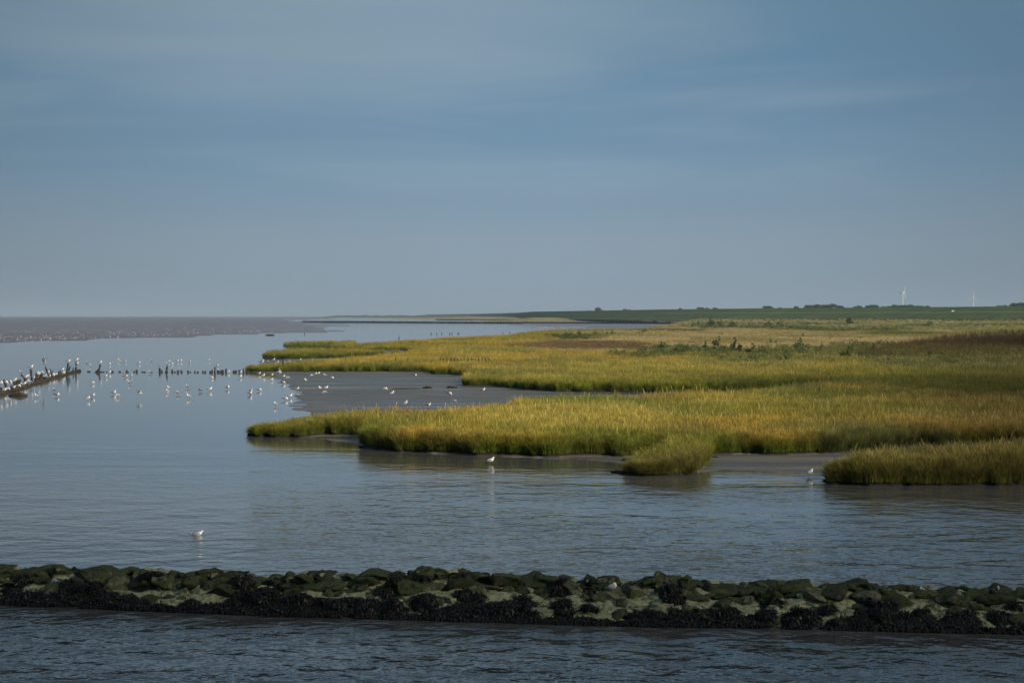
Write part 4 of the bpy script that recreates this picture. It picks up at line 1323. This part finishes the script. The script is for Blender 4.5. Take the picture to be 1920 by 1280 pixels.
def rock_mat(name, stone, moss, pale, mossamt, paleamt):
    m, t, b = mat_new(name)
    geo = N(t, 'ShaderNodeNewGeometry'); oi = N(t, 'ShaderNodeObjectInfo')
    n1 = N(t, 'ShaderNodeTexNoise', i_Scale=1.8, i_Detail=9.0, i_Roughness=0.65); t.links.new(geo.outputs['Position'], n1.inputs[0])
    n2 = N(t, 'ShaderNodeTexNoise', i_Scale=9.0, i_Detail=8.0, i_Roughness=0.8); t.links.new(geo.outputs['Position'], n2.inputs[0])
    n3 = N(t, 'ShaderNodeTexNoise', i_Scale=3.1, i_Detail=8.0, i_Roughness=0.7)
    mpp = N(t, 'ShaderNodeMapping'); mpp.inputs['Location'].default_value = (7, 3, 2); t.links.new(geo.outputs['Position'], mpp.inputs[0]); t.links.new(mpp.outputs[0], n3.inputs[0])
    st = ramp(t, [(0.3, tuple(x * .55 for x in stone)), (.7, tuple(x * 1.5 for x in stone))], n2.outputs[0])
    mf = ramp(t, [(.5 - mossamt * .5, 0.), (.62 - mossamt * .5, 1.)], n1.outputs[0])
    c = mixc(t, mf.outputs[0], st.outputs[0], mixc(t, n2.outputs[0], tuple(x * .25 for x in moss), tuple(x * 1.9 for x in moss)))
    pf = ramp(t, [(.62 - paleamt * .4, 0.), (.72 - paleamt * .4, 1.)], n3.outputs[0])
    n2r = ramp(t, [(.36, 0.), (.60, 1.)], n2.outputs[0])
    c = mixc(t, pf.outputs[0], c, mixc(t, n2r.outputs[0], tuple(x * .35 for x in pale), tuple(x * 1.15 for x in pale)))
    n4 = N(t, 'ShaderNodeTexNoise', i_Scale=5.0, i_Detail=9.0, i_Roughness=0.72); t.links.new(mpp.outputs[0], n4.inputs[0])
    bf = ramp(t, [(.54, 0.), (.60, .85)], n4.outputs[0])
    c = mixc(t, bf.outputs[0], c, (.014, .014, .009))
    va = mth(t, 'ADD', mth(t, 'MULTIPLY', oi.outputs['Random'], .6), .7)
    cb = N(t, 'ShaderNodeCombineXYZ'); [t.links.new(va, cb.inputs[k]) for k in range(3)]
    t.links.new(mixc(t, 1.0, c, cb.outputs[0], 'MULTIPLY'), b.inputs['Base Color'])
    b.inputs['Roughness'].default_value = .8; b.inputs['Specular IOR Level'].default_value = .25
    bp = N(t, 'ShaderNodeBump', i_Strength=1.0, i_Distance=.06); t.links.new(n2.outputs[0], bp.inputs['Height']); t.links.new(bp.outputs[0], b.inputs['Normal'])
    return m


r_dark = rock_mat('dark_boulder', (.064, .058, .044), (.048, .062, .022), (.2, .2, .12), .28, .12)
r_green = rock_mat('mossy_boulder', (.09, .085, .055), (.055, .072, .028), (.20, .195, .12), .6, .40)
r_pale = rock_mat('algae_boulder', (.15, .145, .09), (.075, .09, .035), (.38, .39, .22), .46, .66)
mesh_sets = {}
for ki, (kn, mm) in enumerate((('dark', r_dark), ('green', r_green), ('pale', r_pale))):
    mesh_sets[kn] = []
    for i in range(9):
        rm_ = rock_mesh(500 + ki * 20 + i, 2, .14 if kn != 'pale' else .24); rm_.materials.append(mm); mesh_sets[kn].append(rm_)

# groyne axis: foot at the near water line and crest silhouette, by column
FX = [-500, 0, 350, 500, 750, 1000, 1200, 1400, 1600, 1920, 2500]
FOOT = [1113, 1129, 1143, 1149, 1156, 1163, 1169, 1171, 1176, 1183, 1200]
TX = [-500, 0, 60, 100, 200, 300, 390, 450, 520, 560, 620, 680, 740, 800, 840, 900, 960, 1010, 1040, 1070, 1100, 1140, 1180, 1210, 1240, 1280, 1320, 1370, 1440, 1500, 1550, 1590, 1640, 1700, 1800, 1920, 2500]
TOP = [1045, 1060, 1062, 1060, 1063, 1066, 1064, 1072, 1074, 1070, 1067, 1073, 1071, 1062, 1067, 1072, 1074, 1073, 1080, 1080, 1078, 1082, 1083, 1080, 1074, 1080, 1084, 1086, 1087, 1089, 1092, 1088, 1093, 1094, 1097, 1096, 1110]


def grow(px_):       # (Y of the foot, crest height)
    fy = np.interp(px_, FX, FOOT); Yf = FH / (fy - HY)
    return Yf


mnd_u = np.arange(-500, 2501, 3.0); mnd_s = np.linspace(-.5, 5.2, 76)       # metres behind the foot
Um, Sm = np.meshgrid(mnd_u, mnd_s)
Yfm = grow(Um); Ym = Yfm + Sm; Xm = (Um - 960) / F * Yfm * 1.0
ct = np.interp(Um, TX, TOP)
CRS = 1.9
zc = H - (ct + 14 - HY) * (Yfm + CRS) / F                # mound crest stays a little below the boulders
zc = np.clip(zc, .25, 1.2)
pf_ = np.where(Sm < CRS, np.clip((Sm) / CRS, -.3, 1) ** 1 if False else np.clip(Sm / CRS, -.3, 1), np.clip(1 - (Sm - CRS - .8) / 2.2, -.4, 1))
lump = (fbm(Xm * 1.3, Ym * 1.6, 3) - .5) * .36 + (fbm(Xm * 3.4 + 5, Ym * 3.4, 4) - .5) * .22
Zm = zc * np.sign(pf_) * np.abs(pf_) ** .85 + lump * np.clip(pf_ + .25, 0, 1) - .03
Vm = np.stack([Xm, Ym, Zm], -1).reshape(-1, 3); a_, b_ = Um.shape; im = np.arange(a_ * b_).reshape(a_, b_)
Qm = np.stack([im[:-1, :-1], im[:-1, 1:], im[1:, 1:], im[1:, :-1]], -1).reshape(-1, 4)
me = big_mesh('stone_groyne', Vm, Qm); me.shade_smooth()
core = link('stone_groyne', me, rock_mat('groyne_core', (.08, .075, .05), (.055, .065, .028), (.38, .39, .22), .46, .68))
tag(core, 'long low stone groyne crusted with pale green algae crossing the foreground', 'groyne')


def mz(x, s, px_):
    i = int(np.clip((px_ - mnd_u[0]) / 3, 0, b_ - 1)); j = int(np.clip((s - mnd_s[0]) / (mnd_s[1] - mnd_s[0]), 0, a_ - 1))
    return float(Zm[j, i])


rocks = []


def add_rock(px_, s_off, size, kn, rnd, sink=.35, ztop=None, flat=1.0):
    Yf = float(grow(px_)); X_ = (px_ - 960) / F * Yf
    z = mz(X_, s_off, px_)
    o = bpy.data.objects.new('boulder', rnd.choice(mesh_sets[kn])); COL.objects.link(o)
    sx, sy, sz = size * rnd.uniform(.85, 1.25), size * rnd.uniform(.8, 1.2), size * rnd.uniform(.75, 1.05) * flat
    zz_ = z + sz * .36 * (1 - 2 * sink)
    if ztop is not None: zz_ = ztop - sz * .34
    # true column of this depth
    o.location = ((px_ - 960) / F * (Yf + s_off), Yf + s_off, zz_)
    o.scale = (sx, sy, sz); o.rotation_euler = (rnd.uniform(-.25, .25), rnd.uniform(-.3, .3), rnd.uniform(0, 6.28))
    rocks.append((o, kn, px_, s_off))
    return o


rnd = random.Random(5)
# crest boulders follow the silhouette
px_ = -120.0
while px_ < 2040:
    w = rnd.uniform(40, 84); px_ += w * .44
    tp_ = float(np.interp(px_, TX, TOP)); Yc = float(grow(px_)) + CRS
    add_rock(px_, CRS + rnd.uniform(-.15, .25), w / 82 * 1.15, 'dark', rnd, flat=.68, ztop=H - (tp_ + rnd.choice([-2, 0, 1, 3, 5, 7]) - HY) * Yc / F)
# landmark boulders of the silhouette
marks = []
for (x_, yt_, w_, lb) in ((108, 1055, 34, 'rounded green-topped boulder standing up from the crest near the left end'), (790, 1059, 55, 'long dark boulder at the highest rise left of the middle'), (866, 1062, 22, 'small square block sitting on the crest left of the middle'), (1007, 1070, 28, 'pointed dark boulder on the crest near the middle'),
                      (1105, 1073, 26, 'small pointed boulder left of the perched gull'), (1240, 1067, 46, 'tallest pyramid-shaped boulder of the crest'), (1285, 1077, 40, 'rounded boulder just right of the pyramid-shaped one'), (1440, 1084, 34, 'humped dark boulder on the right half of the crest'),
                      (1588, 1086, 34, 'blunt squared boulder jutting from the crest at the right'), (1640, 1091, 40, 'low humped boulder right of the blunt squared one')):
    Yc = float(grow(x_)) + CRS
    o = add_rock(x_, CRS - .1, w_ / 82 * 1.15, 'dark', rnd, ztop=H - (yt_ - HY) * Yc / F, flat=1.15); marks.append(o)
    tag(o, lb, 'boulder', 'boulders of the stone groyne')
px_ = -120.0
while px_ < 2040:
    w = rnd.uniform(36, 84); px_ += w * .62
    add_rock(px_, CRS - .45 + rnd.uniform(-.15, .15), w / 82 * 1.05, rnd.choice(['dark', 'dark', 'green', 'green'] if px_ < 1000 else ['dark', 'dark', 'dark', 'green']), rnd, .46, flat=.7)
px_ = -120.0
while px_ < 2040:
    w = rnd.uniform(40, 90); px_ += w * 1.15
    add_rock(px_, CRS - 1.05 + rnd.uniform(-.2, .2), w / 82 * 1.1, rnd.choice(['green', 'dark', 'pale']), rnd, .72, flat=.75)
px_ = -120.0
while px_ < 2040:
    w = rnd.uniform(28, 80); px_ += w * 1.3
    add_rock(px_, .42 + rnd.uniform(-.25, .2), w / 82 * 1.0, rnd.choice(['green', 'pale', 'dark']), rnd, .62, flat=.8)
for i in range(125):
    px_ = rnd.uniform(-60, 1990); s_o = rnd.choice([rnd.uniform(.5, 1.3), rnd.uniform(1.0, 1.75), rnd.uniform(1.6, 2.0)])
    add_rock(px_, s_o, rnd.uniform(.16, .36), rnd.choice(['dark', 'dark', 'green', 'green', 'pale']), rnd, .30, flat=1.1, **({'ztop': H - (float(np.interp(px_, TX, TOP)) + rnd.uniform(-2, 5) - HY) * (float(grow(px_)) + CRS) / F} if s_o > 1.6 else {}))
rest_ = [r for r in rocks if r[0] not in marks]
for kn, adj in (('dark', 'dark bare boulder'), ('green', 'moss-green boulder'), ('pale', 'pale algae-crusted boulder')):
    for band, (s0, s1), place in (('c', (1.7, 9), 'on the groyne crest'), ('u', (1.15, 1.7), 'just under the crest'), ('m', (.67, 1.15), 'on the groyne slope'), ('l', (-9, .67), 'low among the seaweed')):
        ls = sorted([r for r in rest_ if r[1] == kn and s0 <= r[3] < s1], key=lambda r: r[2])
        vis = [r for r in ls if r[2] > -10]
        for i, r in enumerate(ls):
            k_ = max(0, i - (len(ls) - len(vis)))
            lb_ = '%s %s, %s from the left' % (adj, place, ordw(k_)) if r[2] > -10 else '%s %s, out of the picture to the left' % (adj, place)
            tag(r[0], lb_, 'boulder', 'boulders of the stone groyne')

# seaweed hanging over the lower stones
bpy.context.view_layer.update()
VV = [Vector(v) for v in Vm]; FF = [tuple(int(k) for k in q) for q in Qm]
for (o, kn, *_r) in rocks:
    k = len(VV); M_ = o.matrix_world
    VV += [M_ @ v.co for v in o.data.vertices]; FF += [tuple(k + q for q in f.vertices) for f in o.data.polygons]
bvh = BVHTree.FromPolygons(VV, FF)
wm = bpy.data.materials.new('bladderwrack'); wm.use_nodes = True; t = wm.node_tree; b = t.nodes['Principled BSDF']
geo = N(t, 'ShaderNodeNewGeometry')
n1 = N(t, 'ShaderNodeTexNoise', i_Scale=2.0, i_Detail=5.0); t.links.new(geo.outputs['Position'], n1.inputs[0])
c = ramp(t, [(.35, (.007, .006, .006)), (.6, (.014, .013, .009)), (.75, (.026, .025, .012))], n1.outputs[0]); t.links.new(c.outputs[0], b.inputs['Base Color'])
b.inputs['Roughness'].default_value = .5; b.inputs['Specular IOR Level'].default_value = .25


def weed_mesh(seed):
    r = random.Random(seed); V = []; Fc = []
    for i in range(16):
        a = r.uniform(0, 2 * PI); L = r.uniform(.05, .13); w = r.uniform(.006, .013)
        d = Vector((math.cos(a), math.sin(a), 0)); n_ = Vector((-d.y, d.x, r.uniform(-.6, .6))).normalized(); p = d * r.uniform(0, .04); s0 = len(V)
        for k in range(4):
            q = k / 3; c = p + d * L * q + Vector((0, 0, .045 * math.sin(q * 2.8) + r.uniform(-.008, .012)))
            V += [c - n_ * w, c + n_ * w]
        for k in range(3): Fc.append((s0 + 2 * k, s0 + 2 * k + 1, s0 + 2 * k + 3, s0 + 2 * k + 2))
    me = mesh_from('seaweed_tuft', V, Fc); me.materials.append(wm); return me


pts_ = []; rotn = []; scl = []
down = Vector((0, 0, -1))
k = 0
while k < 110000:
    k += 1
    px_ = random.uniform(-150, 2100); s_ = random.uniform(-.35, 1.75); Yf = float(grow(px_))
    X_ = (px_ - 960) / F * (Yf + s_); Y_ = Yf + s_
    nz = 1.15 * mnoise.noise(Vector((X_ * .75, Y_ * .9, 0))) + .65 * mnoise.noise(Vector((X_ * 2.3, Y_ * 2.3, 4))) + .25 * mnoise.noise(Vector((X_ * 6, Y_ * 6, 9)))
    if s_ > .06 + nz * .95 and not (mnoise.noise(Vector((X_ * 2.4 + 50, Y_ * 2.4, 2))) > .42 and s_ < 1.35): continue
    hit = bvh.ray_cast(Vector((X_, Y_, 4)), down)
    z = hit[0].z if hit[0] else -.02
    nrm = hit[1] if hit[0] else Vector((0, 0, 1))
    if nrm.z < 0: nrm = -nrm
    if z < -.01: z = -.01; nrm = Vector((0, 0, 1))
    if s_ < -.12 and random.random() < .6: continue
    pts_.append((X_, Y_, z)); e = nrm.to_track_quat('Z', 'Y').to_euler(); rotn.append((e.x, e.y, e.z)); f = random.uniform(.7, 1.6); scl.append((f, f, f * random.uniform(.8, 1.6)))
pts_ = np.array(pts_); rotn = np.array(rotn); n = len(pts_)
print('weed', n)
sw = gn_scatter('seaweed', pts_, np.array(scl), rotn[:, 2], rotn[:, :2], rng.integers(0, 4, n), {}, [weed_mesh(700 + i) for i in range(4)])
tag(sw, 'black bladderwrack seaweed draped over the foot of the stone groyne', 'seaweed', None, 'stuff')

# gulls on the stones


def on_rock(px_, s_):
    Yf = float(grow(px_)); X_ = (px_ - 960) / F * (Yf + s_)
    h = bvh.ray_cast(Vector((X_, Yf + s_, 4)), down)
    return Vector((X_, Yf + s_, h[0].z - .01))


gull(on_rock(1147, CRS - .75), 'tuck', .25, 'gull resting on the boulders of the stone groyne, right of the middle', 'birds on the stone groyne', .62)
gull(on_rock(1872, CRS - .3), 'stand', 1.4, 'small pale bird on the stone groyne near its right end', 'birds on the stone groyne', .4, 'bird', 'bird')
gull(on_rock(1730, CRS - .2), 'tuck', 3.0, 'small pale bird crouching on the crest at the right, left of the other', 'birds on the stone groyne', .45, 'bird', 'bird')
gull(on_rock(104, 1.15), 'feed', 2.9, 'small pied bird feeding among the stones at the left of the groyne', 'birds on the stone groyne', .5, 'bird', 'bird')

# rubble and weed on the old groyne, with gulls sitting on it
cl_m = simple('weedy_stone', (.045, .042, .03), .8, .5, 3, .25, .5)
cm_ = [rock_mesh(800 + i, 1, .16) for i in range(4)]
for q in cm_: q.materials.append(cl_m)
i = 0
for x_ in np.arange(-60, 152, 5.2):
    p = gp(float(x_), float(gline(x_)) - random.uniform(.3, 2.2)); o = bpy.data.objects.new('weedy_stone', cm_[i % 4]); COL.objects.link(o)
    o.location = (p.x, p.y, .06); s_ = random.uniform(.5, 1.0) * (1 if x_ < 120 else .6); o.scale = (s_ * 1.2, s_, s_ * random.uniform(.7, 1.2)); o.rotation_euler.z = random.uniform(0, 6)
    tag(o, 'dark weedy stone in the foot of the old groyne, %s from the left' % ordw(i), 'stone', 'weedy stones of the old groyne'); i += 1
OG = [(51.4, 704.5), (47.5, 706.5), (69.6, 699), (72, 701.5), (78, 697.2), (116.4, 693), (117.5, 699.3), (121.5, 700), (93, 705.6), (88.6, 710), (102.8, 705), (99.5, 707), (104.5, 706), (86, 711.5), (58, 717), (54, 719), (45, 722), (41, 723), (34, 725), (14, 728.6), (25, 733.5), (8, 733), (10, 716.5), (19, 716), (27, 713), (1, 719), (63, 708), (127, 702), (144, 681.3), (90, 697.5)]
for i, (x_, y_) in enumerate(sorted(OG)):
    if x_ == 144:
        p = at(144, gp(142, 698).y, H - (y_ - HY) * gp(142, 698).y / F - .2)
    else:
        foot = float(gline(x_)); Y_ = gp(x_, foot - 1).y; zc_ = H - (y_ - HY) * Y_ / F; p = at(x_, Y_ + random.uniform(-.3, .3), max(.12, min(zc_ - .2, .75)))
        if zc_ - .2 > .75:      # farther back than the groyne: stands in the water behind it
            p = on_ground(x_, y_)
    r_ = random.Random(i * 31); pose = r_.choices(['stand', 'tuck', 'feed'], [5, 2, 1])[0]
    gull(p, pose, r_.choice([0, 0, PI, .6, -.6, 2.6]) + r_.uniform(-.3, .3), 'white %s gull crowded on the old groyne, %s from the left' % (POSE[pose], ordw(i)), 'gulls on the old groyne', r_.uniform(1.0, 1.15))

# stakes standing in the marsh and in the far water
MS = [(530.5, 688), (648, 681), (742, 682), (765, 682)] + [(826 + k * 6.5, 682.5 + (k % 3) * .4) for k in range(15)]
for i, (x_, y_) in enumerate(MS):
    p = ground_for(x_, y_ + 4.5); o = bpy.data.objects.new('stake', stakes[i % 6]); COL.objects.link(o); o.location = p; o.scale = (.8, .8, 1.0)
    tag(o, 'dark stake standing in the golden grass of the long lobe, %s from the left' % ordw(i), 'stake', 'stakes in the marsh grass')
FS = [(571, 627), (808, 626.5), (819, 626.5), (828.5, 626.5), (843.5, 626.2), (847.5, 626.2), (858.5, 626), (860.5, 626), (943, 625), (956, 624.6), (748, 634.5)]
for i, (x_, y_) in enumerate(sorted(FS)):
    p = gp(x_, y_); o = bpy.data.objects.new('stake', stakes[i % 6]); COL.objects.link(o); o.location = p; o.scale = (1.5, 1.5, random.uniform(.35, .7))
    tag(o, 'small dark stake in the far water behind the marsh, %s from the left' % ordw(i), 'stake', 'stakes in the far water')

# dark clods of eroded mud and turf
cd_m = simple('wet_clod', (.016, .013, .010), .9, .5, 5, .3, .6)
clm_ = [rock_mesh(900 + i, 1, .22) for i in range(4)]
for q in clm_: q.materials.append(cd_m)
CL = [(478, 816, 1.1, .75, 'black eroded turf block at the tip of the front spit'), (486, 815.5, 1.2, .8, 'black turf block just behind the tip of the front spit'), (500, 817, 1.3, .5, 'dark turf block where the grass of the front spit begins'), (1170, 866, .5, .55, 'dark clod on the mud left of the grass island'), (1176, 865, .6, .45, 'smaller clod touching the grass island'),
      (1190, 887, 1.6, .25, 'flat dark clod at the left foot of the grass island'), (1160, 886, .9, .12, 'thin flat clod awash left of the grass island'), (1335, 859, .7, .2, 'flat dark clod on the shore right of the grass island'),
      (800, 729, 1.0, .7, 'dark clod alone on the mudflat'), (851, 728, 1.5, .7, 'dark clod near the tip of the middle grass lobe'), (760, 729.5, 3.5, .15, 'thin dark mud ridge left of the lone clod'), (870, 724, 2, .4, 'dark clod under the tip of the middle grass lobe'),
      (684, 838, .8, .2, 'dark clod at the corner where the front marsh widens'), (1582, 902, 1.6, .6, 'eroded black bank block at the corner of the right grass lobe'), (1606, 905, 1.8, .55, 'eroded black bank block second from the corner of the right lobe'), (1650, 908, 1.8, .45, 'eroded black bank block third from the corner of the right lobe'),
      (505, 628.5, 3.5, 1.2, 'dark low lump on the far flat near the marsh islands')]
for i, (x_, y_, w_, h_, lb) in enumerate(CL):
    o = bpy.data.objects.new('mud_clod', clm_[i % 4]); COL.objects.link(o); p = gp(x_, y_); o.location = (p.x, p.y + .2, .03); o.scale = (w_, max(.6, w_ * .7), h_ * 1.2); o.rotation_euler.z = random.uniform(-.3, .3)
    tag(o, lb, 'mud clod', 'dark clods of eroded marsh')

# ------------------------------------------------------------------ sheep and a van on the dyke
def sheep_mesh():
    V, Fc = tube([(-.55, 0, .68), (-.48, 0, .72), (-.2, 0, .74), (.2, 0, .74), (.45, 0, .76), (.56, 0, .8), (.72, 0, .72), (.85, 0, .6)], [.12, .26, .33, .32, .25, .14, .11, .05], 10)
    for (a, s) in ((-.35, -1), (-.35, 1), (.32, -1), (.32, 1)): tube([(a, .14 * s, .55), (a + .03, .14 * s, .28), (a, .14 * s, 0)], [.08, .045, .04], 6, V, Fc)
    return mesh_from('sheep', V, Fc, True)


sm2 = sheep_mesh(); sm2.materials.append(simple('fleece', (.62, .60, .54), .95, .1))
for i, (x_, f) in enumerate(((1003, .5), (1022, .3), (1150, .4), (1196, .5), (1223, .55), (1270, .6), (1319, .35), (1322, .34), (1500, .6), (1560, .7), (1700, .65), (1850, .7))):
    Y_ = float(dykeY(x_)); dy = -6 - (1 - f) * 20; z = 12.4 + (dy + 6) / 18 * 3.7
    o = bpy.data.objects.new('sheep', sm2); COL.objects.link(o); o.location = at(x_, Y_, 0) + Vector((0, dy, z)); o.rotation_euler.z = random.uniform(0, 6.28); o.scale = (1.3, 1.3, 1.3)
    tag(o, 'tiny white sheep grazing on the green dyke slope, %s from the left' % ordw(i), 'sheep', 'sheep on the dyke')


def box(c, s, V, Fc):
    k = len(V)
    for dx in (-1, 1):
        for dy in (-1, 1):
            for dz in (-1, 1): V.append((c[0] + dx * s[0] / 2, c[1] + dy * s[1] / 2, c[2] + dz * s[2] / 2))
    for f in ((0, 1, 3, 2), (4, 6, 7, 5), (0, 4, 5, 1), (2, 3, 7, 6), (0, 2, 6, 4), (1, 5, 7, 3)): Fc.append(tuple(k + q for q in f))


Yv = float(dykeY(1788)) - 28
van = empty('white_van', at(1788, Yv, 8.8)); van.scale = (.6, .6, .6)
prof = [(-2.2, .4), (-2.2, 1.9), (-1.9, 2.05), (.9, 2.05), (1.5, 1.25), (2.2, 1.05), (2.3, .4)]
V = [(x, -.9, z) for x, z in prof] + [(x, .9, z) for x, z in prof]; k = len(prof)
Fc = [tuple(range(k)), tuple(range(2 * k - 1, k - 1, -1))] + [(i, (i + 1) % k + 0, (i + 1) % k + k, i + k) for i in range(k)]
link('body', mesh_from('van_body', V, Fc), simple('van_paint', (.75, .75, .74), .35, .02), van)
gl_ = simple('van_glass', (.02, .025, .03), .1, .1, 5, .5)
V, Fc = [], []; box((.7, -.905, 1.55), (.9, .02, .5), V, Fc); link('side_window', mesh_from('side_window', V, Fc), gl_, van)
ty = simple('tyre_rubber', (.02, .02, .02), .9)
for x_ in (-1.4, 1.5):
    for s in (-1, 1):
        V, Fc = tube([(x_, .92 * s, .35), (x_, .72 * s, .35)], [.35, .35], 14); link('wheel', mesh_from('wheel', V, Fc), ty, van)
tag(van, 'tiny white van standing on the pale track along the dyke', 'van')

# ------------------------------------------------------------------ haze
V, Fc = [], []
box((0, 20400, 60), (81000, 41600, 126), V, Fc)
hm = bpy.data.materials.new('sea_air'); hm.use_nodes = True; t = hm.node_tree; t.nodes.clear()
pv = N(t, 'ShaderNodeVolumePrincipled'); pv.inputs['Color'].default_value = (.62, .80, 1.0, 1); pv.inputs['Density'].default_value = 0.00006
o_ = N(t, 'ShaderNodeOutputMaterial'); t.links.new(pv.outputs[0], o_.inputs['Volume'])
hz_ = link('haze', mesh_from('haze', V, Fc), hm); tag(hz_, kind='stuff')
